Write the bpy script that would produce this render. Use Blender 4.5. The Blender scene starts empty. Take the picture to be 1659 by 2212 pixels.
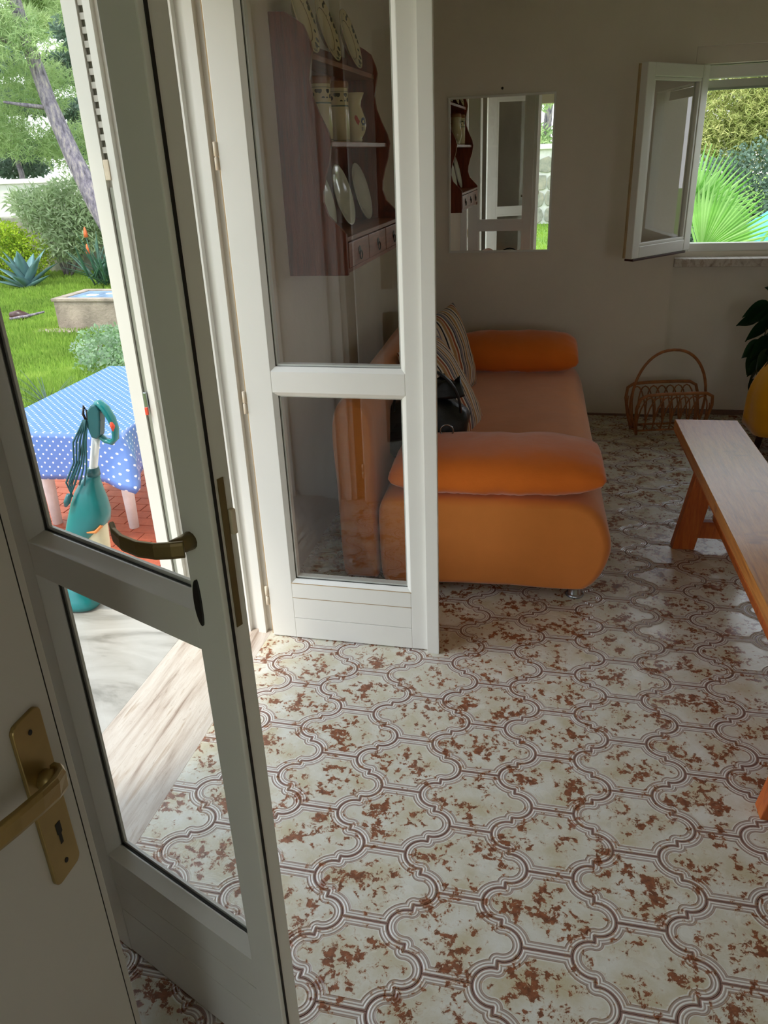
import bpy, bmesh, math, random
from mathutils import Vector, Matrix, noise
random.seed(7)
PI = math.pi
SC = bpy.context.scene
COL = SC.collection

# ------------------------------------------------------------------ camera
CAM = (0.36858, -1.9572, 1.55498)
RT = ((0.97424, 0.058818, -0.217704), (0.222293, -0.412956, 0.883206), (-0.037954, -0.90885, -0.415393))
cd = bpy.data.cameras.new('camera'); cam = bpy.data.objects.new('camera', cd); COL.objects.link(cam)
cd.sensor_fit = 'HORIZONTAL'; cd.sensor_width = 36.0; cd.lens = 1684.377 / 1659 * 36.0
cd.clip_start = 0.02; cd.clip_end = 300
cam.matrix_world = Matrix(((RT[0][0], -RT[0][1], -RT[0][2], CAM[0]), (RT[1][0], -RT[1][1], -RT[1][2], CAM[1]),
                           (RT[2][0], -RT[2][1], -RT[2][2], CAM[2]), (0, 0, 0, 1)))
SC.camera = cam

# ------------------------------------------------------------------ sky, sun, exposure
SC.view_settings.view_transform = 'Standard'; SC.view_settings.look = 'None'
SC.view_settings.gamma = 1.0; SC.view_settings.use_curve_mapping = False
SC.view_settings.exposure = 1.2
W = bpy.data.worlds.new('sky'); SC.world = W; W.use_nodes = True
wn = W.node_tree; wn.nodes.clear()
wo = wn.nodes.new('ShaderNodeOutputWorld'); wb = wn.nodes.new('ShaderNodeBackground')
wc = wn.nodes.new('ShaderNodeTexCoord'); ws = wn.nodes.new('ShaderNodeSeparateXYZ'); wr = wn.nodes.new('ShaderNodeValToRGB')
wn.links.new(wc.outputs['Generated'], ws.inputs[0]); wn.links.new(ws.outputs['Z'], wr.inputs[0])
wn.links.new(wr.outputs[0], wb.inputs[0]); wn.links.new(wb.outputs[0], wo.inputs[0])
wr.color_ramp.elements[0].position = 0.0; wr.color_ramp.elements[0].color = (0.95, 0.97, 1.0, 1)
wr.color_ramp.elements[1].position = 0.8; wr.color_ramp.elements[1].color = (0.74, 0.86, 1.0, 1)
wb.inputs[1].default_value = 1.5
sd = bpy.data.lights.new('sun', 'SUN'); sd.energy = 1.5; sd.angle = math.radians(7.0); sd.color = (1.0, 0.93, 0.80)
sun = bpy.data.objects.new('sun', sd); COL.objects.link(sun)
sun.rotation_euler = Vector((0.25, 0.36, -0.88)).to_track_quat('-Z', 'Y').to_euler()

# ------------------------------------------------------------------ materials
def srgb(r, g, b):
    f = lambda c: (c / 255 / 12.92) if c / 255 <= 0.04045 else ((c / 255 + 0.055) / 1.055) ** 2.4
    return (f(r), f(g), f(b), 1.0)

class NT:
    def __init__(s, name):
        s.m = bpy.data.materials.new(name); s.m.use_nodes = True; s.t = s.m.node_tree; s.t.nodes.clear()
        s.out = s.t.nodes.new('ShaderNodeOutputMaterial')
    def n(s, typ, **kw):
        x = s.t.nodes.new(typ)
        for k, v in kw.items(): setattr(x, k, v)
        return x
    def l(s, a, b): s.t.links.new(a, b)
    def val(s, sock, v):
        if isinstance(v, bpy.types.NodeSocket): s.l(v, sock)
        else: sock.default_value = v
    def math(s, op, a, b=None, c=None):
        x = s.n('ShaderNodeMath', operation=op); s.val(x.inputs[0], a)
        if b is not None: s.val(x.inputs[1], b)
        if c is not None: s.val(x.inputs[2], c)
        return x.outputs[0]
    def noise(s, scale, detail=4, rough=0.55, vec=None, dist=0.0):
        x = s.n('ShaderNodeTexNoise'); x.inputs['Scale'].default_value = scale; x.inputs['Detail'].default_value = detail
        x.inputs['Roughness'].default_value = rough; x.inputs['Distortion'].default_value = dist
        if vec is not None: s.l(vec, x.inputs['Vector'])
        return x.outputs['Fac']
    def ramp(s, fac, stops, interp='LINEAR'):
        x = s.n('ShaderNodeValToRGB'); r = x.color_ramp; r.interpolation = interp
        while len(r.elements) < len(stops): r.elements.new(0.5)
        for e, (p, c) in zip(r.elements, stops): e.position = p; e.color = c if len(c) == 4 else (*c, 1)
        s.l(fac, x.inputs[0]); return x.outputs[0]
    def mix(s, fac, a, b, mode='MIX'):
        x = s.n('ShaderNodeMix', data_type='RGBA', blend_type=mode); s.val(x.inputs[0], fac); s.val(x.inputs[6], a); s.val(x.inputs[7], b)
        return x.outputs[2]
    def obj(s): return s.n('ShaderNodeTexCoord').outputs['Object']
    def uv(s): return s.n('ShaderNodeTexCoord').outputs['UV']
    def pos(s): return s.n('ShaderNodeNewGeometry').outputs['Position']
    def stretch(s, vec, sc):
        x = s.n('ShaderNodeMapping'); s.l(vec, x.inputs[0]); x.inputs['Scale'].default_value = sc; return x.outputs[0]
    def bsdf(s, color, rough=0.5, metal=0.0, bump=None, bdist=0.002, bstr=1.0, spec=0.5, coat=0.0, trans=None, sheen=0.0):
        p = s.n('ShaderNodeBsdfPrincipled'); s.val(p.inputs['Base Color'], color); s.val(p.inputs['Roughness'], rough)
        p.inputs['Metallic'].default_value = metal; p.inputs['Specular IOR Level'].default_value = spec
        p.inputs['Coat Weight'].default_value = coat; p.inputs['Coat Roughness'].default_value = 0.1
        if sheen: p.inputs['Sheen Weight'].default_value = sheen; p.inputs['Sheen Roughness'].default_value = 0.4
        if bump is not None:
            b = s.n('ShaderNodeBump'); b.inputs['Distance'].default_value = bdist; b.inputs['Strength'].default_value = bstr
            s.l(bump, b.inputs['Height']); s.l(b.outputs[0], p.inputs['Normal'])
        s.l(p.outputs[0], s.out.inputs[0]); return p

def plain(name, col, rough=0.5, metal=0.0, var=0.06, scale=12, bump=0.0, spec=0.5, sheen=0.0, coat=0.0):
    t = NT(name); v = t.obj(); f = t.noise(scale, 4, 0.6, v)
    a = tuple(max(0, c * (1 - var * 2)) for c in col[:3]) + (1,); b = tuple(min(1, c * (1 + var * 2)) for c in col[:3]) + (1,)
    c = t.ramp(f, [(0.3, a), (0.7, b)])
    t.bsdf(c, rough, metal, bump=t.noise(scale * 8, 3, 0.6, v) if bump else None, bdist=bump or 0.001, spec=spec, sheen=sheen, coat=coat)
    return t.m

M = {}
M['wall'] = plain('wall_paint', srgb(234, 224, 210), 0.85, var=0.02, scale=2.5, bump=0.0015)
M['ceiling'] = plain('ceiling_paint', srgb(228, 220, 208), 0.9, var=0.01)
M['render'] = plain('exterior_render', srgb(226, 222, 212), 0.9, var=0.03, scale=5, bump=0.002)
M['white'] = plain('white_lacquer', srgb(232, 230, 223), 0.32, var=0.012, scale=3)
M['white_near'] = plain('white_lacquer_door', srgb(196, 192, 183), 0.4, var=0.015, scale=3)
M['seal'] = plain('rubber_seal', srgb(26, 20, 16), 0.7)
M['pane_seal'] = plain('grey_pane_seal', srgb(58, 56, 50), 0.6)
M['channel'] = plain('dark_grey_channel', srgb(104, 102, 88), 0.6)
M['tan'] = plain('yellowed_sealant', srgb(176, 150, 112), 0.7)
M['grey'] = plain('grey_channel', srgb(150, 152, 140), 0.4)
M['brass'] = plain('dull_brass', srgb(158, 134, 84), 0.36, metal=0.65, var=0.04, scale=20)
M['brass_dark'] = plain('bronze_lever', srgb(122, 104, 68), 0.4, metal=0.6, var=0.05, scale=20)
M['black'] = plain('black_plastic', srgb(14, 14, 15), 0.4)
M['chrome'] = plain('chrome', srgb(170, 175, 182), 0.2, metal=0.9, var=0.02)
M['hinge'] = plain('cream_hinge', srgb(226, 210, 186), 0.4)
M['nail'] = plain('dark_nail', srgb(60, 50, 44), 0.5, metal=0.5)
M['rattan'] = plain('rattan_cane', srgb(158, 98, 54), 0.45, var=0.15, scale=30)
M['leaf_dark'] = plain('dark_houseplant_leaf', srgb(26, 58, 32), 0.35, var=0.15, scale=18)
M['stem'] = plain('plant_stem', srgb(84, 74, 40), 0.6)
M['pot'] = plain('terracotta_pot', srgb(150, 82, 54), 0.8, var=0.08)
M['teal'] = plain('teal_plastic', srgb(10, 118, 122), 0.3, var=0.05, scale=9)
M['teal_dark'] = plain('dark_teal_plastic', srgb(20, 88, 96), 0.35, var=0.05)
M['cream'] = plain('cream_plastic', srgb(226, 214, 180), 0.4)
M['whiteplastic'] = plain('white_plastic', srgb(236, 238, 240), 0.4)
M['red'] = plain('red_button', srgb(226, 78, 52), 0.4)
M['orange_plastic'] = plain('orange_plastic', srgb(230, 140, 70), 0.4)
M['cord'] = plain('teal_rubber_cord', srgb(14, 84, 94), 0.5)
M['conc'] = plain('weathered_concrete', srgb(150, 136, 122), 0.95, var=0.16, scale=4, bump=0.01)
M['tinroof'] = plain('blue_painted_lid', srgb(110, 132, 158), 0.5, var=0.25, scale=6)
M['bark'] = None
M['darkwood'] = plain('dark_red_wood', srgb(62, 24, 16), 0.35, var=0.2, scale=10)
M['white_hull'] = plain('chalk_white_render', srgb(230, 228, 220), 0.9, var=0.04, scale=3)
M['turq'] = plain('turquoise_tarpaulin', srgb(96, 178, 190), 0.4, var=0.08, scale=3)

def wood(name, c1, c2, c3, axis=(1, 12, 12), rough=0.4, knots=True, coat=0.0):
    t = NT(name); v = t.stretch(t.obj(), axis); f = t.noise(4.0, 8, 0.62, v, 0.6); g = t.noise(26.0, 4, 0.6, v)
    c = t.ramp(f, [(0.32, c1), (0.5, c2), (0.68, c3)]); c = t.mix(0.22, c, t.ramp(g, [(0.35, c1), (0.65, c3)]))
    if knots:
        k = t.noise(5.0, 3, 0.5, t.stretch(t.obj(), (1, 1.6, 1.6))); kk = t.ramp(k, [(0.66, (0, 0, 0)), (0.74, (1, 1, 1))])
        c = t.mix(kk, c, c1)
    t.bsdf(c, rough, bump=g, bdist=0.0006, coat=coat); return t.m
M['bench'] = wood('varnished_bench_wood', srgb(156, 88, 34), srgb(198, 126, 58), srgb(216, 150, 82), axis=(14, 1, 14), rough=0.33, coat=0.15)
M['benchleg'] = wood('bench_leg_wood', srgb(150, 66, 20), srgb(192, 94, 34), srgb(206, 116, 50), axis=(14, 14, 1), rough=0.4)
M['dresser'] = wood('red_brown_dresser_wood', srgb(92, 34, 20), srgb(132, 54, 32), srgb(154, 72, 44), axis=(12, 12, 1), rough=0.4)
M['shelfwood'] = wood('dresser_shelf_wood', srgb(110, 50, 32), srgb(150, 78, 52), srgb(170, 98, 70), axis=(12, 1, 12), rough=0.35)

# thin window glass: passes light straight through, mirrors by the angle of view
def glass(name, tint=(0.93, 0.95, 0.94), boost=1.9):
    t = NT(name); tr = t.n('ShaderNodeBsdfTransparent'); tr.inputs[0].default_value = (*tint, 1)
    gl = t.n('ShaderNodeBsdfGlossy'); gl.inputs['Roughness'].default_value = 0.01
    lw = t.n('ShaderNodeLayerWeight'); lw.inputs[0].default_value = 0.5; sch = t.math('ADD', 0.042, t.math('MULTIPLY', t.math('POWER', lw.outputs['Facing'], 4.6), 0.95))
    mx = t.n('ShaderNodeMixShader'); t.l(t.math('MINIMUM', t.math('MULTIPLY', sch, boost), 1.0), mx.inputs[0])
    t.l(tr.outputs[0], mx.inputs[1]); t.l(gl.outputs[0], mx.inputs[2]); t.l(mx.outputs[0], t.out.inputs[0]); return t.m
M['glass'] = glass('window_glass'); M['glass_casement'] = glass('casement_glass', (0.9, 0.92, 0.92), 1.9)
t = NT('mirror_silver'); g_ = t.n('ShaderNodeBsdfGlossy'); g_.inputs['Roughness'].default_value = 0.004
g_.inputs[0].default_value = (0.9, 0.92, 0.9, 1); t.l(g_.outputs[0], t.out.inputs[0]); M['mirror'] = t.m

# fabric of the sofa: orange microfibre
def fabric(name, c, sheen=0.6, wr=0.0, dirt=0.08):
    t = NT(name); v = t.obj(); a = t.noise(3.0, 5, 0.6, v); f = t.noise(600, 2, 0.5, v)
    c1 = tuple(x * (1 - dirt) for x in c[:3]) + (1,); c2 = tuple(min(1, x * (1 + dirt)) for x in c[:3]) + (1,)
    b = f
    if wr: b = t.math('ADD', t.math('MULTIPLY', f, 0.1), t.math('MULTIPLY', t.noise(14, 4, 0.6, t.stretch(v, (1.2, 1.2, 3.0))), wr))
    t.bsdf(t.ramp(a, [(0.3, c1), (0.7, c2)]), 0.9, bump=b, bdist=0.004 if wr else 0.0006, bstr=0.6, sheen=sheen, spec=0.2); return t.m
M['sofa'] = fabric('orange_microfibre', srgb(228, 138, 66), wr=0.5)
M['bolster'] = fabric('orange_cushion_fabric', srgb(238, 124, 44), wr=0.9)
M['yellow'] = fabric('yellow_cloth', srgb(236, 166, 12), wr=0.8)
t = NT('black_leather'); v = t.obj(); t.bsdf(t.ramp(t.noise(8, 4, 0.6, v), [(0.3, srgb(5, 7, 12)), (0.7, srgb(14, 18, 27))]), 0.36, bump=t.noise(22, 6, 0.65, v), bdist=0.006); M['leather'] = t.m

# striped cushion: stripes across the object's X in irregular widths
t = NT('striped_cushion_fabric'); v = t.obj(); s_ = t.n('ShaderNodeSeparateXYZ'); t.l(v, s_.inputs[0])
u = t.math('FRACT', t.math('MULTIPLY', t.math('ADD', s_.outputs[1], 1.0), 4.6))
cr, nv, tn, rs, gr, wh = srgb(214, 190, 164), srgb(28, 28, 44), srgb(186, 140, 92), srgb(168, 84, 50), srgb(140, 128, 138), srgb(224, 212, 198)
stp = [(0.0, cr), (0.10, nv), (0.15, wh), (0.22, tn), (0.33, cr), (0.38, rs), (0.46, wh), (0.52, nv), (0.56, gr), (0.66, cr), (0.72, nv), (0.76, cr), (0.82, tn), (0.90, wh), (0.96, gr)]
t.bsdf(t.ramp(u, stp, 'CONSTANT'), 0.9, bump=t.noise(12, 4, 0.6, v), bdist=0.006, spec=0.2, sheen=0.2); M['stripe'] = t.m

# floor tile: the printed and relief bands follow the signed distance to the lobed outline (UV holds metres from the tile's centre)
t = NT('ornamental_floor_tile')
s_ = t.n('ShaderNodeSeparateXYZ'); t.l(t.uv(), s_.inputs[0])
ax = t.math('ABSOLUTE', s_.outputs[0]); ay = t.math('ABSOLUTE', s_.outputs[1])
def dist2(cx, cy):
    dx = t.math('SUBTRACT', ax, cx); dy = t.math('SUBTRACT', ay, cy)
    return t.math('SQRT', t.math('ADD', t.math('MULTIPLY', dx, dx), t.math('MULTIPLY', dy, dy)))
wdx = t.math('SUBTRACT', 0.1, ax); wdy = t.math('MAXIMUM', 0.0, t.math('SUBTRACT', 0.0417, ay))
wall_d = t.math('SQRT', t.math('ADD', t.math('MULTIPLY', wdx, wdx), t.math('MULTIPLY', wdy, wdy)))
A = t.math('MINIMUM', t.math('MINIMUM', t.math('SUBTRACT', 0.1, ay), t.math('SUBTRACT', dist2(0.095, 0.1), 0.042)), wall_d)
Bd = t.math('SUBTRACT', 0.042, dist2(0.105, 0.0))
in_lobe = t.math('GREATER_THAN', ax, 0.1)
d = t.math('ADD', t.math('MULTIPLY', in_lobe, Bd), t.math('MULTIPLY', t.math('SUBTRACT', 1.0, in_lobe), A))
dn = t.math('DIVIDE', d, 0.028)
tp, tp2, wl, gy, ln = srgb(150, 120, 110), srgb(172, 148, 138), srgb(236, 233, 226), srgb(178, 168, 158), srgb(150, 118, 96)
bandc = t.ramp(dn, [(0.0, tp), (0.12, tp), (0.16, wl), (0.27, wl), (0.31, tp2), (0.38, gy), (0.42, wl), (0.48, wl), (0.53, tp2), (0.60, gy), (0.68, ln), (0.72, wl), (0.80, srgb(216, 213, 198)), (1.0, srgb(216, 213, 198))])
P = t.pos()
base = t.ramp(t.noise(11, 5, 0.6, P), [(0.33, srgb(206, 196, 166)), (0.52, srgb(222, 218, 203)), (0.68, srgb(232, 231, 223))])
speck = t.noise(330, 2, 0.5, P)
base = t.mix(t.math('MULTIPLY', speck, 0.18), base, srgb(170, 162, 140))
inb = t.ramp(dn, [(0.78, (1, 1, 1)), (0.84, (0, 0, 0))])
col = t.mix(inb, base, bandc)
n1 = t.noise(44, 7, 0.68, P, 0.3); n2 = t.noise(12, 2, 0.5, P)
mk = t.math('ADD', t.math('ADD', n1, t.math('MULTIPLY', t.math('SUBTRACT', n2, 0.5), 0.55)), t.math('MULTIPLY', t.math('SUBTRACT', t.math('MINIMUM', d, 0.06), 0.03), 0.9))
halo = t.ramp(mk, [(0.50, (0, 0, 0)), (0.585, (1, 1, 1))]); core = t.ramp(mk, [(0.572, (0, 0, 0)), (0.592, (1, 1, 1))])
col = t.mix(t.math('MULTIPLY', halo, 0.5), col, srgb(190, 158, 112))
brn = t.ramp(t.noise(70, 3, 0.6, P), [(0.35, srgb(104, 54, 32)), (0.65, srgb(152, 88, 56))])
col = t.mix(t.math('MULTIPLY', core, 0.93), col, brn)
hgt = t.ramp(dn, [(0.0, (0, 0, 0)), (0.10, (.15, .15, .15)), (0.21, (1, 1, 1)), (0.33, (.3, .3, .3)), (0.45, (.95, .95, .95)), (0.58, (.25, .25, .25)), (0.72, (.8, .8, .8)), (0.86, (.5, .5, .5)), (1.0, (.5, .5, .5))])
hh = t.math('ADD', hgt, t.math('MULTIPLY', t.noise(60, 3, 0.5, P), 0.30))
t.bsdf(col, t.ramp(t.noise(5, 3, 0.6, P), [(0.3, (.20, .20, .20)), (0.7, (.32, .32, .32))]), bump=hh, bdist=0.0016, bstr=0.8, spec=0.55)
M['tile'] = t.m
M['grout'] = plain('taupe_grout', srgb(132, 104, 94), 0.8)

t = NT('travertine'); P = t.stretch(t.pos(), (9.0, 0.8, 6.0)); f = t.noise(3.2, 8, 0.6, P, 0.35); g2 = t.noise(20, 5, 0.7, P)
c = t.ramp(f, [(0.30, srgb(142, 122, 108)), (0.42, srgb(188, 174, 162)), (0.55, srgb(206, 196, 186)), (0.66, srgb(172, 152, 134)), (0.8, srgb(202, 190, 180))])
pit = t.ramp(t.noise(90, 3, 0.7, t.stretch(t.pos(), (1, 0.5, 1))), [(0.63, (0, 0, 0)), (0.68, (1, 1, 1))])
c = t.mix(t.math('MULTIPLY', pit, 0.5), c, srgb(150, 128, 110)); t.bsdf(c, 0.4, bump=g2, bdist=0.0008); M['trav'] = t.m
t = NT('grey_marble'); f = t.noise(2.4, 9, 0.62, t.stretch(t.pos(), (1, 3, 1)), 1.2)
t.bsdf(t.ramp(f, [(0.34, srgb(126, 122, 114)), (0.48, srgb(166, 161, 154)), (0.7, srgb(184, 180, 174))]), 0.35); M['marble'] = t.m
t = NT('terracotta'); P = t.pos(); f = t.noise(6, 5, 0.6, P); g2 = t.noise(50, 4, 0.6, P)
t.bsdf(t.mix(0.35, t.ramp(f, [(0.3, srgb(140, 62, 42)), (0.7, srgb(186, 92, 62))]), t.ramp(g2, [(0.3, srgb(130, 60, 44)), (0.7, srgb(196, 110, 84))])), 0.42, bump=g2, bdist=0.001); M['terra'] = t.m
M['terragrout'] = plain('pale_grout', srgb(206, 186, 170), 0.9)

t = NT('polka_dot_oilcloth'); U = t.uv(); s_ = t.n('ShaderNodeSeparateXYZ'); t.l(U, s_.inputs[0])
def cell(off):
    fx = t.math('SUBTRACT', t.math('FRACT', t.math('ADD', t.math('DIVIDE', s_.outputs[0], 0.05), off)), 0.5)
    fy = t.math('SUBTRACT', t.math('FRACT', t.math('ADD', t.math('DIVIDE', s_.outputs[1], 0.05), off)), 0.5)
    return t.math('SQRT', t.math('ADD', t.math('MULTIPLY', fx, fx), t.math('MULTIPLY', fy, fy)))
dd = t.math('MINIMUM', cell(0.0), cell(0.5)); dot = t.math('LESS_THAN', dd, 0.112)
t.bsdf(t.mix(dot, srgb(90, 128, 200), srgb(228, 232, 244)), 0.3, bump=t.noise(7, 2, 0.5, t.pos()), bdist=0.004, spec=0.7); M['oil'] = t.m
M['oilback'] = plain('white_oilcloth_backing', srgb(230, 234, 240), 0.6)

def leafmat(name, c1, c2, c3=None, scale=1.2, trans=0.35):
    t = NT(name); g1 = t.n('ShaderNodeNewGeometry'); f = t.noise(scale, 3, 0.6, g1.outputs['Position'])
    st = [(0.32, c1), (0.62, c2)] + ([(0.74, c3)] if c3 else [])
    c = t.ramp(f, st); c = t.mix(t.math('MULTIPLY', g1.outputs['Random Per Island'], 0.5), c, c2 if not c3 else c3)
    a = t.n('ShaderNodeBsdfDiffuse'); b = t.n('ShaderNodeBsdfTranslucent'); t.l(c, a.inputs[0]); t.l(c, b.inputs[0])
    m = t.n('ShaderNodeMixShader'); m.inputs[0].default_value = trans; t.l(a.outputs[0], m.inputs[1]); t.l(b.outputs[0], m.inputs[2]); t.l(m.outputs[0], t.out.inputs[0]); return t.m
M['pine'] = leafmat('pine_needles', srgb(130, 162, 108), srgb(184, 206, 144), srgb(214, 224, 176))
M['pine_sun'] = leafmat('sunlit_pine_needles', srgb(146, 168, 92), srgb(194, 204, 128), srgb(222, 206, 156))  # yellow sunlight put into the colour, a lit copy of the pine needles
M['bushy'] = leafmat('yellow_green_leaves', srgb(96, 140, 40), srgb(164, 196, 60), srgb(214, 220, 80))
M['oleander'] = leafmat('oleander_leaves', srgb(116, 142, 96), srgb(178, 196, 146), srgb(214, 222, 190))
M['greybush'] = leafmat('grey_green_leaves', srgb(62, 84, 66), srgb(108, 134, 110), srgb(140, 156, 150))
M['grass'] = leafmat('grass_blades', srgb(92, 128, 50), srgb(138, 172, 70), srgb(180, 200, 100), scale=0.9, trans=0.45)
M['weeds'] = leafmat('weed_leaves', srgb(92, 128, 76), srgb(132, 164, 112), srgb(184, 196, 184))
M['palm'] = leafmat('palm_leaf', srgb(96, 150, 66), srgb(146, 200, 100), srgb(200, 228, 164), scale=2.0, trans=0.5)
M['agave'] = plain('blue_agave_leaf', srgb(94, 132, 134), 0.5, var=0.1, scale=3)
M['aloe'] = plain('dark_aloe_leaf', srgb(64, 104, 84), 0.5, var=0.12, scale=4)
M['aloeflower'] = plain('orange_aloe_flower', srgb(226, 112, 62), 0.6)
t = NT('lawn_soil'); P = t.pos(); f = t.noise(1.6, 6, 0.6, P)
t.bsdf(t.ramp(f, [(0.3, srgb(78, 112, 36)), (0.55, srgb(106, 140, 44)), (0.75, srgb(134, 130, 70))]), 0.95, bump=t.noise(30, 4, 0.6, P), bdist=0.03); M['lawn'] = t.m
t = NT('pine_bark'); v = t.stretch(t.obj(), (1, 1, 0.35)); f = t.noise(16, 6, 0.7, v)
t.bsdf(t.ramp(f, [(0.35, srgb(84, 76, 86)), (0.5, srgb(138, 128, 142)), (0.66, srgb(186, 172, 164))]), 0.95, bump=f, bdist=0.04); M['bark'] = t.m
t = NT('garden_stone'); f = t.noise(5, 6, 0.65, t.pos())
t.bsdf(t.ramp(f, [(0.3, srgb(116, 116, 104)), (0.5, srgb(150, 148, 134)), (0.7, srgb(176, 166, 146))]), 0.95, bump=f, bdist=0.02); M['stone'] = t.m
M['mortar'] = plain('white_mortar', srgb(208, 206, 198), 0.95, var=0.05)

# glazed pottery
def pottery(name, base_c, deco):
    t = NT(name); v = t.obj(); s0 = t.n('ShaderNodeSeparateXYZ'); t.l(v, s0.inputs[0]); c = t.ramp(t.noise(9, 3, 0.5, v), [(0.3, tuple(x * .93 for x in base_c[:3]) + (1,)), (0.7, base_c)])
    return t, v, s0, c
CR = srgb(226, 210, 170)
t, v, s0, c = pottery('olive_plate_glaze', CR, 0)
rad = t.math('SQRT', t.math('ADD', t.math('MULTIPLY', s0.outputs[0], s0.outputs[0]), t.math('MULTIPLY', s0.outputs[1], s0.outputs[1])))
rimm = t.math('MULTIPLY', t.math('GREATER_THAN', rad, 0.075), t.math('LESS_THAN', rad, 0.108))
vor = t.n('ShaderNodeTexVoronoi'); vor.inputs['Scale'].default_value = 38; t.l(v, vor.inputs['Vector'])
spr = t.math('MULTIPLY', rimm, t.math('MULTIPLY', t.math('LESS_THAN', vor.outputs['Distance'], 0.36), t.math('GREATER_THAN', t.noise(14, 2, 0.5, v), 0.50)))
c = t.mix(spr, c, srgb(52, 58, 40))
rg = t.math('LESS_THAN', t.math('ABSOLUTE', t.math('SUBTRACT', rad, 0.072)), 0.0012); c = t.mix(rg, c, srgb(120, 96, 60)); t.bsdf(c, 0.18, spec=0.6); M['plate'] = t.m
M['plainplate'] = plain('pale_plate_glaze', srgb(222, 220, 204), 0.15, var=0.02, spec=0.6)
t, v, s0, c = pottery('canister_glaze', CR, 0)
z = s0.outputs[2]; band = t.math('MULTIPLY', t.math('GREATER_THAN', z, 0.143), t.math('LESS_THAN', z, 0.172))
vor = t.n('ShaderNodeTexVoronoi'); vor.inputs['Scale'].default_value = 44; t.l(v, vor.inputs['Vector'])
c = t.mix(t.math('MULTIPLY', band, t.math('LESS_THAN', vor.outputs['Distance'], 0.42)), c, srgb(44, 44, 36))
for zz, w_ in ((0.128, 0.0025), (0.178, 0.0008), (0.008, 0.001)):
    c = t.mix(t.math('LESS_THAN', t.math('ABSOLUTE', t.math('SUBTRACT', z, zz)), w_), c, srgb(88, 104, 100))
t.bsdf(c, 0.18, spec=0.6); M['canister'] = t.m
M['vase'] = plain('cream_vase_glaze', CR, 0.18, var=0.03, spec=0.6)
M['paint_red'] = plain('red_glaze_paint', srgb(190, 70, 58), 0.3)
M['paint_blue'] = plain('blue_glaze_paint', srgb(36, 44, 96), 0.3)
M['terracotta_lid'] = plain('brown_lid', srgb(150, 92, 52), 0.4)

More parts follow.
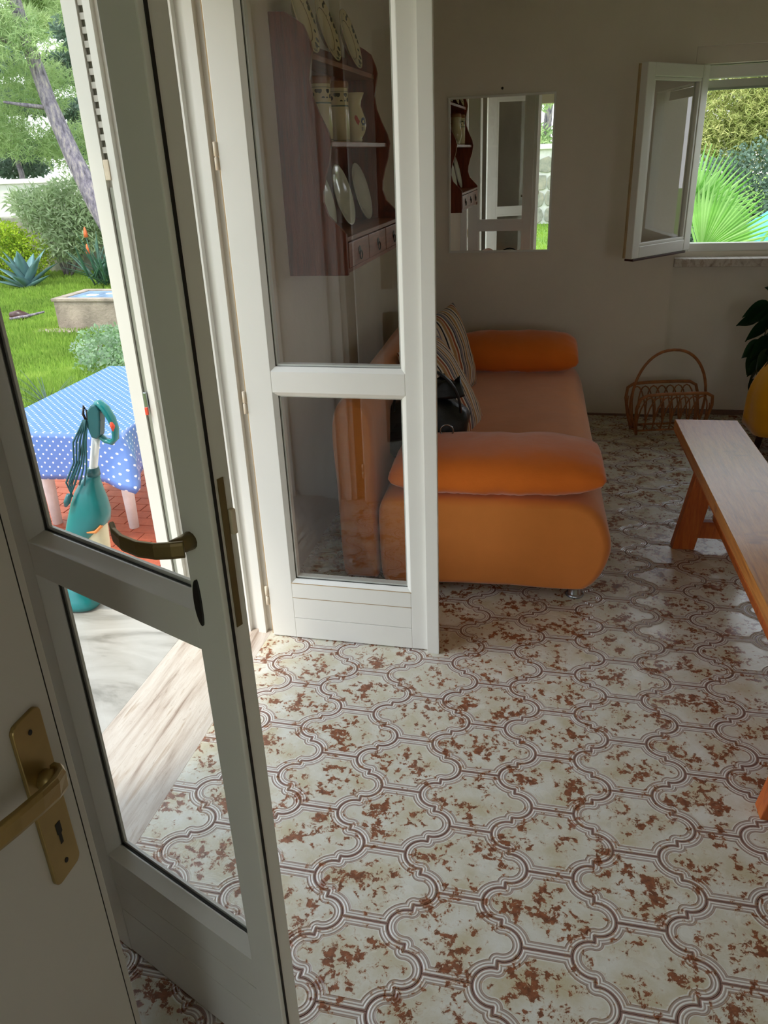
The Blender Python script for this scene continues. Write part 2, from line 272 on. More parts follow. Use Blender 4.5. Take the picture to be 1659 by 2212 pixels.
# ------------------------------------------------------------------ mesh helpers
class MB:
    def __init__(s): s.v = []; s.f = []; s.uv = {}
    def add(s, vs, fs):
        o = len(s.v); s.v += [tuple(p) for p in vs]; s.f += [tuple(i + o for i in f) for f in fs]; return o
    def box(s, x0, x1, y0, y1, z0, z1, bev=0.0):
        if bev <= 0:
            s.add([(x0, y0, z0), (x1, y0, z0), (x1, y1, z0), (x0, y1, z0), (x0, y0, z1), (x1, y0, z1), (x1, y1, z1), (x0, y1, z1)],
                  [(0, 3, 2, 1), (4, 5, 6, 7), (0, 1, 5, 4), (1, 2, 6, 5), (2, 3, 7, 6), (3, 0, 4, 7)]); return s
        bm = bmesh.new(); r = bmesh.ops.create_cube(bm, size=1.0)
        for v in bm.verts: v.co = Vector(((x0 + x1) / 2 + v.co.x * (x1 - x0), (y0 + y1) / 2 + v.co.y * (y1 - y0), (z0 + z1) / 2 + v.co.z * (z1 - z0)))
        bmesh.ops.bevel(bm, geom=list(bm.edges), offset=bev, segments=2, affect='EDGES', profile=0.7)
        bm.verts.index_update(); s.add([v.co[:] for v in bm.verts], [[v.index for v in f.verts] for f in bm.faces]); bm.free(); return s
    def prism(s, poly, h0, h1, axis='z'):     # polygon (a,b) extruded along axis
        n = len(poly)
        def P(a, b, h): return (a, b, h) if axis == 'z' else ((a, h, b) if axis == 'y' else (h, a, b))
        vs = [P(a, b, h0) for a, b in poly] + [P(a, b, h1) for a, b in poly]
        fs = [tuple(range(n))[::-1], tuple(range(n, 2 * n))] + [(i, (i + 1) % n, n + (i + 1) % n, n + i) for i in range(n)]
        s.add(vs, fs); return s
    def tube(s, pts, r, seg=8, closed=False, flat=1.0, cap=True):
        pts = [Vector(p) for p in pts]; n = len(pts); R = r if isinstance(r, (list, tuple)) else [r] * n
        up = None; rings = []
        for i, p in enumerate(pts):
            a = pts[(i - 1) % n] if (closed or i > 0) else p; b = pts[(i + 1) % n] if (closed or i < n - 1) else p
            tg = (b - a).normalized()
            if up is None:
                up = Vector((0, 0, 1)) if abs(tg.z) < 0.9 else Vector((1, 0, 0))
            sd = tg.cross(up).normalized(); up = sd.cross(tg).normalized()
            rings.append([p + sd * (R[i] * math.cos(2 * PI * k / seg)) + up * (R[i] * flat * math.sin(2 * PI * k / seg)) for k in range(seg)])
        vs = [q for r_ in rings for q in r_]; fs = []
        for i in range(n if closed else n - 1):
            j = (i + 1) % n
            for k in range(seg): fs.append((i * seg + k, i * seg + (k + 1) % seg, j * seg + (k + 1) % seg, j * seg + k))
        if not closed and cap: fs += [tuple(range(seg))[::-1], tuple((n - 1) * seg + k for k in range(seg))]
        s.add(vs, fs); return s
    def lathe(s, prof, seg=24, c=(0, 0, 0)):
        vs = []; fs = []; n = len(prof)
        for r, z_ in prof:
            for k in range(seg): vs.append((c[0] + r * math.cos(2 * PI * k / seg), c[1] + r * math.sin(2 * PI * k / seg), c[2] + z_))
        for i in range(n - 1):
            for k in range(seg): fs.append((i * seg + k, i * seg + (k + 1) % seg, (i + 1) * seg + (k + 1) % seg, (i + 1) * seg + k))
        if prof[0][0] > 1e-6: fs.append(tuple(range(seg))[::-1])
        if prof[-1][0] > 1e-6: fs.append(tuple((n - 1) * seg + k for k in range(seg)))
        s.add(vs, fs); return s
    def loft(s, rings, cap=True):
        n = len(rings[0]); vs = [p for r in rings for p in r]; fs = []
        for i in range(len(rings) - 1):
            for k in range(n): fs.append((i * n + k, i * n + (k + 1) % n, (i + 1) * n + (k + 1) % n, (i + 1) * n + k))
        if cap: fs += [tuple(range(n))[::-1], tuple((len(rings) - 1) * n + k for k in range(n))]
        s.add(vs, fs); return s
    def xf(s, mat): s.v = [tuple(mat @ Vector(p)) for p in s.v]; return s
    def build(s, name, mat, parent=None, smooth=False, bevel=0.0, subd=0):
        me = bpy.data.meshes.new(name); me.from_pydata(s.v, [], s.f); me.materials.append(mat); me.update()
        bm = bmesh.new(); bm.from_mesh(me); bmesh.ops.recalc_face_normals(bm, faces=bm.faces); bm.to_mesh(me); bm.free()
        if smooth:
            for p in me.polygons: p.use_smooth = True
        o = bpy.data.objects.new(name, me); COL.objects.link(o)
        if parent is not None: o.parent = parent
        if bevel: b = o.modifiers.new('bevel', 'BEVEL'); b.width = bevel; b.segments = 2; b.limit_method = 'ANGLE'; b.angle_limit = math.radians(40)
        if subd: b = o.modifiers.new('subsurf', 'SUBSURF'); b.levels = subd; b.render_levels = subd
        if smooth == 'auto':
            pass
        return o

def tag(o, label=None, cat=None, group=None, kind=None):
    if label: o['label'] = label
    if cat: o['category'] = cat
    if group: o['group'] = group
    if kind: o['kind'] = kind
    return o
def empty(name, label, cat, loc=(0, 0, 0), rz=0.0, group=None, kind=None):
    o = bpy.data.objects.new(name, None); COL.objects.link(o); o.location = loc; o.rotation_euler = (0, 0, rz)
    o.empty_display_size = 0.05
    return tag(o, label, cat, group, kind)
def box(x0, x1, y0, y1, z0, z1, bev=0.0): return MB().box(x0, x1, y0, y1, z0, z1, bev)
def dup(o, loc=None, parent=None):
    c = o.copy(); COL.objects.link(c)
    if loc is not None: c.location = loc
    if parent is not None: c.parent = parent
    for ch in list(o.children):
        dup(ch, None, c)
    return c

# ------------------------------------------------------------------ room shell
XW = -0.67; YB = 3.0; NX = 0.935; NY = 3.09
D0, D1, DH = -0.96, 0.30, 2.16          # french door opening in the left wall
HC = 2.75
# left wall (thickness to -1.02), opening cut out
w = MB(); w.box(-1.02, XW, D1, 3.3, -0.6, HC); w.box(-1.02, XW, -4.0, D0, -0.6, HC); w.box(-1.02, XW, D0, D1, DH, HC)
tag(w.build('wall_left', M['wall']), 'pale left wall with the french door opening and the plate dresser', 'wall', kind='structure')
w = MB(); w.box(-1.02, NX, YB, 3.32, -0.6, HC); w.box(NX, 3.5, NY, 3.32, -0.6, 0.978); w.box(NX, 3.5, NY, 3.32, 1.93, HC)
w.box(NX, 0.975, NY, 3.32, 0.978, 1.93); w.box(2.10, 3.5, NY, 3.32, 0.978, 1.93); w.box(NX, 3.5, YB, NY, 2.01, HC)
tag(w.build('wall_back', M['wall']), 'pale back wall carrying the mirror, recessed below the window', 'wall', kind='structure')
tag(box(3.2, 3.5, -4.0, 3.32, -0.6, HC).build('wall_right', M['wall']), 'plain pale wall closing the room beyond the bench', 'wall', kind='structure')
w = MB(); w.box(XW, -0.26, -2.28, -2.16, 0, HC); w.box(0.66, 1.0, -2.28, -2.16, 0, HC); w.box(-0.26, 0.66, -2.28, -2.16, 2.14, HC)  # stops short at the right to pass fill light from behind
tag(w.build('wall_front', M['wall']), 'partition wall with the doorway the view is taken from', 'wall', kind='structure')
w = MB(); w.box(-1.02, -0.42, -4.0, -3.8, -0.6, HC); w.box(0.42, 1.5, -4.0, -3.8, -0.6, HC); w.box(2.5, 3.5, -4.0, -3.8, -0.6, HC); w.box(1.5, 2.5, -4.0, -3.8, -0.6, 1.0); w.box(1.5, 2.5, -4.0, -3.8, 1.95, HC); w.box(-0.42, 0.42, -4.0, -3.8, 2.10, HC)  # right-hand window opening is unseen, added to let in fill daylight
tag(w.build('wall_rear', M['wall']), 'far wall behind the view with a garden opening and an added window for fill light', 'wall', kind='structure')
tag(box(-1.36, 3.8, -4.4, 3.75, HC, HC + 0.25).build('ceiling', M['ceiling']), 'pale flat ceiling slab and roof overhang', 'ceiling', kind='structure')

# floor: grout bed and one object per ornamental tile
fl = tag(box(-0.62, 3.2, -3.8, 3.09, -0.6, -0.0022).build('floor', M['grout']), 'floor laid with cream and brown lobed ornamental tiles', 'floor', kind='structure')
def tile_outline():
    q = []                                            # quarter from bar end to the lobe tip, x>0, y>0
    r = 0.042; a0 = PI; a1 = math.atan2(0.0583 - 0.1, 0.1 - 0.095) + 2 * PI
    for k in range(9): a = a0 + (a1 - a0) * k / 8; q.append((0.095 + r * math.cos(a), 0.1 + r * math.sin(a)))
    b0 = math.atan2(0.0417, -0.005)
    for k in range(9): a = b0 * (1 - k / 8); q.append((0.105 + r * math.cos(a), r * math.sin(a)))
    full = q[:]
    full += [(x, -y) for x, y in q[::-1][1:]]; full += [(-x, -y) for x, y in q]; full += [(-x, y) for x, y in q[::-1][1:]][:-0 or None]
    out = []
    for p in full:
        if not out or (abs(p[0] - out[-1][0]) + abs(p[1] - out[-1][1])) > 1e-5: out.append(p)
    return out
OUT = tile_outline()
def shrink(poly, g=0.0007):
    n = len(poly); o = []
    for i in range(n):
        a = Vector(poly[i - 1]); b = Vector(poly[i]); c = Vector(poly[(i + 1) % n]); e1 = (b - a).normalized(); e2 = (c - b).normalized()
        nn = Vector((e1.y + e2.y, -e1.x - e2.x));
        if nn.length < 1e-6: nn = Vector((e1.y, -e1.x))
        nn.normalize(); o.append((b.x - nn.x * g * SGN, b.y - nn.y * g * SGN))
    return o
area = sum(OUT[i - 1][0] * OUT[i][1] - OUT[i][0] * OUT[i - 1][1] for i in range(len(OUT))) / 2
SGN = 1 if area > 0 else -1
TOP = shrink(OUT)
def clip(poly, axis, lim, keep_greater):
    o = []
    for i in range(len(poly)):
        a = poly[i - 1]; b = poly[i]; ina = (a[axis] >= lim) == keep_greater; inb = (b[axis] >= lim) == keep_greater
        if ina != inb:
            t_ = (lim - a[axis]) / (b[axis] - a[axis]); o.append((a[0] + (b[0] - a[0]) * t_, a[1] + (b[1] - a[1]) * t_))
        if inb: o.append(b)
    return o
def tile_mesh(polys, name):
    vs = []; fs = []; uvs = []
    for poly, off in polys:
        n = len(poly); o = len(vs)
        vs += [(x + off[0], y + off[1], 0) for x, y in poly] + [(x + off[0], y + off[1], -0.006) for x, y in poly]
        uvs += [(x, y) for x, y in poly] * 2
        fs.append(tuple(range(o, o + n)) if SGN > 0 else tuple(range(o, o + n))[::-1])
        for i in range(n): fs.append((o + i, o + (i + 1) % n, o + n + (i + 1) % n, o + n + i) if SGN < 0 else (o + (i + 1) % n, o + i, o + n + i, o + n + (i + 1) % n))
    me = bpy.data.meshes.new(name); me.from_pydata(vs, [], fs); ul = me.uv_layers.new(name='UVMap')
    for lp in me.loops: ul.data[lp.index].uv = uvs[lp.vertex_index]
    me.materials.append(M['tile']); me.update(); return me
full_me = tile_mesh([(TOP, (0, 0))], 'floor_tile'); rest = []; cnt = 0
for i in range(-5, 18):
    for j in range(-21, 17):
        cx = i * 0.2; cy = (j + 0.5 * (i % 2)) * 0.2 + 0.1
        # columns of i even have bars at integer rows, so the tile centres lie half a row off
        if cx < -0.85 or cx > 3.3 or cy > 3.2 or cy < -3.9: continue
        poly = TOP; cut = False
        xl = -0.62 if -0.93 < cy < 0.36 else -0.668
        yl = 3.088 if cx > 0.95 else 2.998
        if cx - 0.15 < xl: poly = clip(poly, 0, xl - cx, True); cut = True
        if poly and cx + 0.15 > 3.198: poly = clip(poly, 0, 3.198 - cx, False); cut = True
        if poly and cy + 0.1 > yl: poly = clip(poly, 1, yl - cy, False); cut = True
        if poly and cy - 0.1 < -3.8: poly = clip(poly, 1, -3.8 - cy, True); cut = True
        if len(poly) < 3: continue
        ar = abs(sum(poly[k - 1][0] * poly[k][1] - poly[k][0] * poly[k - 1][1] for k in range(len(poly))) / 2)
        if ar < 1e-4: continue
        if -0.9 < cx < 1.75 and cy > -1.62 and cnt < 300:
            cnt += 1
            o = bpy.data.objects.new('floor_tile', tile_mesh([(poly, (0, 0))], 'floor_tile_cut') if cut else full_me)
            COL.objects.link(o); o.parent = fl; o.location = (cx, cy, random.uniform(-0.0003, 0.0003)); o.rotation_euler = (random.uniform(-.0015, .0015), random.uniform(-.0015, .0015), 0)
        else: rest.append((poly, (cx, cy)))
o = bpy.data.objects.new('outer_tiles', tile_mesh(rest, 'outer_tiles')); COL.objects.link(o); o.parent = fl; o['kind'] = 'stuff'

# skirting
tag(box(-0.66, NX, 2.988, 3.0, 0, 0.012).build('baseboard_back', M['grout']), 'low dark skirting along the foot of the back wall', 'skirting', kind='structure')
tag(box(NX, 3.2, 3.076, 3.09, 0, 0.03).build('baseboard_right', M['grout']), 'dark skirting under the window recess', 'skirting', kind='structure')

# threshold slabs and landing
tag(box(-0.935, -0.62, D0, D1, -0.1, 0.0, 0.002).build('trim_1', M['trav']), 'pink beige travertine threshold slab veined along its length', 'threshold', kind='structure')
tag(box(-1.62, -0.938, -1.3, 0.47, -0.6, -0.004, 0.003).build('trim_2', M['marble']), 'pale grey marble landing slab outside the french door', 'landing', kind='structure')

# french door frame: stepped profile at both jambs and head
fr = empty('trim_3', 'white stepped frame and reveal of the french door', 'door frame', kind='structure')
prof = [(-1.022, 0.30), (-1.022, 0.276), (-0.978, 0.276), (-0.978, 0.296), (-0.958, 0.296), (-0.958, 0.276), (-0.936, 0.276), (-0.936, 0.296), (-0.78, 0.296), (-0.78, 0.278),
        (-0.722, 0.278), (-0.722, 0.262), (-0.696, 0.262), (-0.696, 0.284), (-0.664, 0.284), (-0.664, 0.262), (-0.636, 0.262), (-0.636, 0.286), (-0.614, 0.286), (-0.614, 0.30)]
MB().prism(prof, 0.0, 2.12).build('jamb', M['white'], fr)
MB().prism([(x, -0.66 - y) for x, y in prof], 0.0, 2.12).build('jamb', M['white'], fr)
MB().prism([(x, 2.12 + 0.30 - y - 0.0) for x, y in prof], D0, D1, 'y').build('head_frame', M['white'], fr)
box(-0.6125, -0.609, 0.266, 0.29, 0.0, 2.12).build('seal_strip', M['tan'], fr)
box(-0.974, -0.962, 0.284, 0.2975, 0.0, 1.5).build('guide_channel', M['grey'], fr)
box(-0.977, -0.959, 0.2925, 0.2955, 1.575, 2.11).build('channel_back', M['channel'], fr)
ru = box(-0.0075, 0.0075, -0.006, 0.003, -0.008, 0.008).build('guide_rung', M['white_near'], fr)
ru.location = (-0.968, 0.288, 1.60)
for k in range(1, 17): dup(ru, (-0.968, 0.288, 1.60 + k * 0.033), fr)
box(-0.975, -0.958, 0.272, 0.284, 1.52, 1.575, 0.003).build('shutter_stop', M['hinge'], fr)
b = box(-0.972, -0.960, 0.268, 0.28, 0.83, 0.885, 0.003).build('guide_clip', M['chrome'], fr)
box(-0.971, -0.961, 0.262, 0.27, 0.81, 0.835, 0.002).build('clip_tip', M['red'], b)

# ------------------------------------------------------------------ glazed door leaves
# local frame: x from hinge to free edge, y = depth behind the visible face, z up
def leaf_parts(root, W_, T, zr, xr, bead, e, mat, far=False):
    (zl0, zl1, zu0, zu1) = zr; (x0, x1) = xr; H = 2.10
    m = MB(); m.box(0, x0, 0, T, 0.004, H); m.build('hinge_stile', mat, root, bevel=0.002)
    MB().box(x1, W_, 0, T, 0.004, H).build('lock_stile', mat, root, bevel=0.002)
    MB().box(x0, x1, 0.0, T, zl1, zu0).build('middle_rail', mat, root, bevel=0.0015)
    MB().box(x0, x1, 0.0, T, zu1, H).build('top_rail', mat, root, bevel=0.0015)
    # bottom rail of three boards with fine joints
    for a, b in ((0.004, 0.084), (0.0855, 0.1655), (0.167, zl0)) if far else ((0.004, 0.132), (0.1335, 0.2085), (0.21, zl0)):
        MB().box(x0, x1, 0.002 if not far else 0.0, T, a, b).build('bottom_rail_board', mat, root, bevel=0.001)
    for (za, zb) in ((zl0, zl1), (zu0, zu1)):
        # sloping glazing beads on the visible side, square ones behind
        gx0, gx1, gz0, gz1 = x0 + bead, x1 - bead, za + bead, zb - bead
        q = MB()
        o4 = [(x0, 0.001, za), (x1, 0.001, za), (x1, 0.001, zb), (x0, 0.001, zb)]; i4 = [(gx0, e - 0.004, gz0), (gx1, e - 0.004, gz0), (gx1, e - 0.004, gz1), (gx0, e - 0.004, gz1)]
        j4 = [(gx0, e, gz0), (gx1, e, gz0), (gx1, e, gz1), (gx0, e, gz1)]; k4 = [(x0, e + 0.002, za), (x1, e + 0.002, za), (x1, e + 0.002, zb), (x0, e + 0.002, zb)]
        vs = o4 + i4 + j4 + k4; fs = []
        for rr in range(3):
            for k in range(4): fs.append((rr * 4 + k, rr * 4 + (k + 1) % 4, rr * 4 + 4 + (k + 1) % 4, rr * 4 + 4 + k))
        for k in range(4): fs.append((12 + k, 12 + (k + 1) % 4, (k + 1) % 4, k))
        q.add(vs, fs); q.build('glazing_bead', mat, root)
        w_ = MB()
        bb = 0.012; yb0, yb1 = e + 0.005, T - 0.001
        w_.box(x0, x1, yb0, yb1, za, za + bb + bead * .5); w_.box(x0, x1, yb0, yb1, zb - bb - bead * .5, zb); w_.box(x0, x0 + bb + bead * .5, yb0, yb1, za + bb + bead * .5, zb - bb - bead * .5); w_.box(x1 - bb - bead * .5, x1, yb0, yb1, za + bb + bead * .5, zb - bb - bead * .5)
        w_.build('back_bead', mat, root)
        g = MB(); g.add([(x0 + .004, e + 0.003, za + .004), (x1 - .004, e + 0.003, za + .004), (x1 - .004, e + 0.003, zb - .004), (x0 + .004, e + 0.003, zb - .004)], [(0, 1, 2, 3)]); g.build('glass_pane', M['glass'], root)
        sl = MB(); th = 0.0016
        sl.box(gx0 - .001, gx1 + .001, e - 0.0012, e + 0.0042, gz0 - th, gz0); sl.box(gx0 - .001, gx1 + .001, e - 0.0012, e + 0.0042, gz1, gz1 + th)
        sl.box(gx0 - th, gx0, e - 0.0012, e + 0.0042, gz0, gz1); sl.box(gx1, gx1 + th, e - 0.0012, e + 0.0042, gz0, gz1); sl.build('pane_seal', M['pane_seal'], root)

far = empty('door_1', 'white glazed french door leaf standing open in front of the orange sofa', 'door', (-0.603, 0.25, 0), 0.0, kind='structure')
leaf_parts(far, 0.575, 0.045, (0.225, 0.902, 0.968, 2.0), (0.088, 0.508), 0.013, 0.016, M['white'], far=True)
box(0.5625, 0.603, -0.014, 0.006, 0.0, 2.10, 0.002).build('cover_strip', M['white'], far)
tl = MB(); tl.box(0.086, 0.51, -0.0006, 0.002, 0.2235, 0.2255); tl.box(0.086, 0.51, -0.0006, 0.002, 0.1655, 0.1670); tl.build('sealant_line', M['tan'], far)
hg = MB().lathe([(0.0001, 0), (0.0065, 0.001), (0.0065, 0.032), (0.004, 0.033), (0.004, 0.036), (0.0065, 0.037), (0.0065, 0.072), (0.0001, 0.073)], 12).build('hinge', M['hinge'], far, True)
hg.location = (-0.007, 0.0, 0.13)
for zz in (0.83, 1.535): dup(hg, (-0.007, 0.0, zz), far)

ang = math.atan2(-0.387, 0.922)
near = empty('door_2', 'shaded glazed french door leaf with bronze lever handle swung toward the camera', 'door', (-0.506 - 0.07 * 0.922, -0.963 + 0.07 * 0.387, 0), ang, kind='structure')
leaf_parts(near, 0.563, 0.040, (0.288, 0.937, 1.0, 2.02), (0.097, 0.503), 0.012, 0.029, M['white'], far=False)
ND = near
# end face: rubber gasket, brass lock plate, strike
box(0.560, 0.5648, 0.0085, 0.0125, 0.004, 2.10).build('gasket', M['seal'], ND)
box(0.560, 0.5645, 0.018, 0.028, 0.985, 1.20).build('lock_plate', M['brass_dark'], ND)
box(0.562, 0.569, 0.029, 0.037, 1.12, 1.155, 0.002).build('latch_bolt', M['hinge'], ND)
# lever of bronze: neck from the stile, then a flat bar curving back over the pane (local -y is toward the viewer)
hn = MB().tube([(0.518, 0.0, 1.112), (0.518, -0.012, 1.112), (0.516, -0.028, 1.112)], [0.0125, 0.0115, 0.0105], 12).build('handle_neck', M['brass_dark'], ND, True)
def bar(pts, hw, hh):
    rings = []
    for i, p in enumerate(pts):
        p = Vector(p); a = Vector(pts[max(0, i - 1)]); b = Vector(pts[min(len(pts) - 1, i + 1)]); tg = (b - a).normalized(); up = Vector((0, 0, 1)); sdv = tg.cross(up).normalized()
        r = []
        for cx_, cz_ in ((-1, -.6), (-.6, -1), (.6, -1), (1, -.6), (1, .6), (.6, 1), (-.6, 1), (-1, .6)): r.append(p + sdv * cx_ * hw + up * cz_ * hh)
        rings.append(r)
    return MB().loft(rings)
bar([(0.531, -0.022, 1.112), (0.520, -0.033, 1.112), (0.500, -0.043, 1.110), (0.470, -0.047, 1.107), (0.435, -0.045, 1.106), (0.410, -0.038, 1.107), (0.396, -0.030, 1.110)], 0.004, 0.0115).build('lever', M['brass_dark'], ND, False, bevel=0.001)
ov = [(0.5245, 1.058)] + [(0.512 + 0.0125 * math.cos(a) * (1 if math.cos(a) > 0 else .3), 1.02 + 0.038 * math.sin(a)) for a in [PI / 2 - k * PI / 10 for k in range(21)]]
MB().prism([(0.512 + 0.010 * math.cos(2 * PI * k / 24) * (.35 if math.cos(2 * PI * k / 24) > 0 else 1.0) + 0.006, 1.018 + 0.036 * math.sin(2 * PI * k / 24)) for k in range(24)], -0.003, 0.001, 'y').build('cylinder_cover', M['black'], ND)
hg2 = hg.copy(); COL.objects.link(hg2); hg2.parent = ND; hg2.location = (-0.007, 0.03, 0.13)

# interior door, very near the camera on the left
idr = empty('door_3', 'flat white interior door at the left edge with brass handle plate', 'door', (-0.208, -1.305, 0), 0.0, kind='structure')
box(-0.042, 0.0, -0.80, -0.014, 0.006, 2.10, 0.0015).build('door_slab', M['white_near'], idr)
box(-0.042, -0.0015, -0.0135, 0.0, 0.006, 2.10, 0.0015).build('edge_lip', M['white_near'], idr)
box(-0.03, 0.0003, -0.0146, -0.0132, 0.006, 2.10).build('edge_groove', M['seal'], idr)
pl = []
for cy_, cz_, sy, sz in ((-1, -1, 0, 0),): pass
def rrect(y0, y1, z0, z1, r, n=5):
    o = []
    for (cy_, cz_, a0) in ((y1 - r, z1 - r, 0), (y0 + r, z1 - r, PI / 2), (y0 + r, z0 + r, PI), (y1 - r, z0 + r, 1.5 * PI)):
        for k in range(n + 1): a = a0 + PI / 2 * k / n; o.append((cy_ + r * math.cos(a), cz_ + r * math.sin(a)))
    return o
plate = MB().prism(rrect(-0.0865, -0.0375, 0.752, 0.996, 0.010), 0.0, 0.006, 'x').build('handle_plate', M['brass'], idr, bevel=0.0012)
MB().prism([(-0.062 + 0.0030 * math.cos(2 * PI * k / 12), 0.974 + 0.0036 * math.sin(2 * PI * k / 12)) for k in range(12)], 0.0055, 0.0068, 'x').build('screw_hole', M['seal'], plate)
MB().prism([(-0.062 + 0.0030 * math.cos(2 * PI * k / 12), 0.774 + 0.0036 * math.sin(2 * PI * k / 12)) for k in range(12)], 0.0055, 0.0068, 'x').build('screw_hole', M['seal'], plate)
MB().prism([(-0.0645, 0.834), (-0.0560, 0.834), (-0.0560, 0.818), (-0.0585, 0.816), (-0.0585, 0.802), (-0.0630, 0.802), (-0.0630, 0.816), (-0.0645, 0.818)], 0.0055, 0.0068, 'x').build('keyhole', M['seal'], plate)
MB().tube([(0.004, -0.062, 0.905), (0.014, -0.062, 0.906), (0.024, -0.0625, 0.910)], [0.012, 0.0115, 0.011], 14).build('handle_neck', M['brass'], idr, True)
def barx(pts, hw, hh):
    rings = []
    for i, p in enumerate(pts):
        p = Vector(p); a = Vector(pts[max(0, i - 1)]); b = Vector(pts[min(len(pts) - 1, i + 1)]); tg = (b - a).normalized(); sdv = tg.cross(Vector((0, 0, 1))).normalized(); up = sdv.cross(tg)
        rings.append([p + sdv * cx_ * hw + up * cz_ * hh for cx_, cz_ in ((-1, -.6), (-.6, -1), (.6, -1), (1, -.6), (1, .6), (.6, 1), (-.6, 1), (-1, .6))])
    return MB().loft(rings)
barx([(0.014, -0.050, 0.905), (0.024, -0.053, 0.907), (0.034, -0.064, 0.911), (0.041, -0.085, 0.918), (0.044, -0.115, 0.927), (0.043, -0.150, 0.934), (0.039, -0.185, 0.940)], 0.0055, 0.0135).build('lever', M['brass'], idr, False, bevel=0.001)

# ------------------------------------------------------------------ window in the back wall
win = empty('window_1', 'white window in the recess of the back wall', 'window', (0, 0, 0), kind='structure')
w = MB(); w.box(0.975, 1.014, 3.10, 3.16, 0.975, 1.925); w.box(1.014, 2.10, 3.10, 3.16, 1.865, 1.925); w.box(1.014, 2.10, 3.10, 3.16, 0.975, 1.022); w.box(2.06, 2.10, 3.10, 3.16, 1.022, 1.865)
w.build('window_frame', M['white'], win, bevel=0.003)
box(0.94, 3.19, 3.035, 3.09, 1.93, 2.012, 0.003).build('shutter_housing', M['wall'], win)
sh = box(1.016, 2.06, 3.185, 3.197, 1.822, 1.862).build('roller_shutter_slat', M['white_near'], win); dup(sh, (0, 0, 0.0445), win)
box(1.016, 2.06, 3.18, 3.20, 1.812, 1.824, 0.003).build('shutter_end_bar', M['grey'], win)
w = MB(); w.box(NX - 0.0, 3.19, 2.975, 3.10, 0.905, 0.95); tag(w.build('trim_4', M['trav'], bevel=0.003), 'beige stone sill under the back window', 'window sill', kind='structure')
# open casement, hinged at the left of the window, swung into the room
cang = math.atan2(2.60 - 3.02, 0.655 - 0.998); cl = math.hypot(2.60 - 3.02, 0.655 - 0.998)
cs = empty('window_2', 'open white casement swung into the room beside the back window', 'window', (0.998, 3.045, 0.995), cang, kind='structure')
H = 0.93; cw = cl; sw = 0.062
w = MB(); w.box(0, sw, -0.022, 0.022, 0, H); w.box(cw - sw, cw, -0.022, 0.022, 0, H); w.box(sw, cw - sw, -0.022, 0.022, 0, sw); w.box(sw, cw - sw, -0.022, 0.022, H - sw, H)
w.build('sash_frame', M['white'], cs, bevel=0.004)
w = MB(); bz = 0.016
w.box(sw, cw - sw, -0.010, 0.018, sw, sw + bz); w.box(sw, cw - sw, -0.010, 0.018, H - sw - bz, H - sw); w.box(sw, sw + bz, -0.010, 0.018, sw + bz, H - sw - bz); w.box(cw - sw - bz, cw - sw, -0.010, 0.018, sw + bz, H - sw - bz)
w.build('glazing_bead', M['white'], cs, bevel=0.003)
w = MB(); w.add([(sw, 0, sw), (cw - sw, 0, sw), (cw - sw, 0, H - sw), (sw, 0, H - sw)], [(0, 1, 2, 3)]); w.build('glass_pane', M['glass_casement'], cs)
box(cw - 0.006, cw + 0.012, -0.028, -0.018, 0.004, H - 0.004, 0.002).build('rebate_strip', M['tan'], cs)
box(0.04, cw - 0.01, -0.03, 0.024, -0.012, -0.001, 0.002).build('drip_rail', M['darkwood'], cs)
h_ = MB().lathe([(0.0001, 0), (0.008, 0.001), (0.008, 0.06), (0.0001, 0.061)], 10).build('hinge', M['white'], cs, True); h_.location = (-0.004, 0.0, 0.07)
dup(h_, (-0.004, 0.0, 0.80), cs)

# mirror and the nail over it
mr = empty('wall_mirror', 'rectangular wall mirror with a thin pale frame on the back wall', 'mirror', (-0.075, 2.998, 1.42), 0)
w = MB(); X = 0.300; Zt = 0.420; fw = 0.012
w.box(-X, X, -0.016, 0, -Zt, -Zt + fw); w.box(-X, X, -0.016, 0, Zt - fw, Zt); w.box(-X, -X + fw, -0.016, 0, -Zt + fw, Zt - fw); w.box(X - fw, X, -0.016, 0, -Zt + fw, Zt - fw)
w.build('mirror_frame', M['white'], mr, bevel=0.002)
w = MB(); w.add([(-X + fw, -0.010, -Zt + fw), (X - fw, -0.010, -Zt + fw), (X - fw, -0.010, Zt - fw), (-X + fw, -0.010, Zt - fw)], [(0, 1, 2, 3)]); w.build('mirror_glass', M['mirror'], mr)
n_ = MB().tube([(0, 0, 0), (0, -0.014, 0.003)], [0.004, 0.007], 8).build('wall_nail', M['nail']); n_.location = (-0.072, 3.0, 1.868)
tag(n_, 'small dark nail in the wall just above the mirror', 'nail')

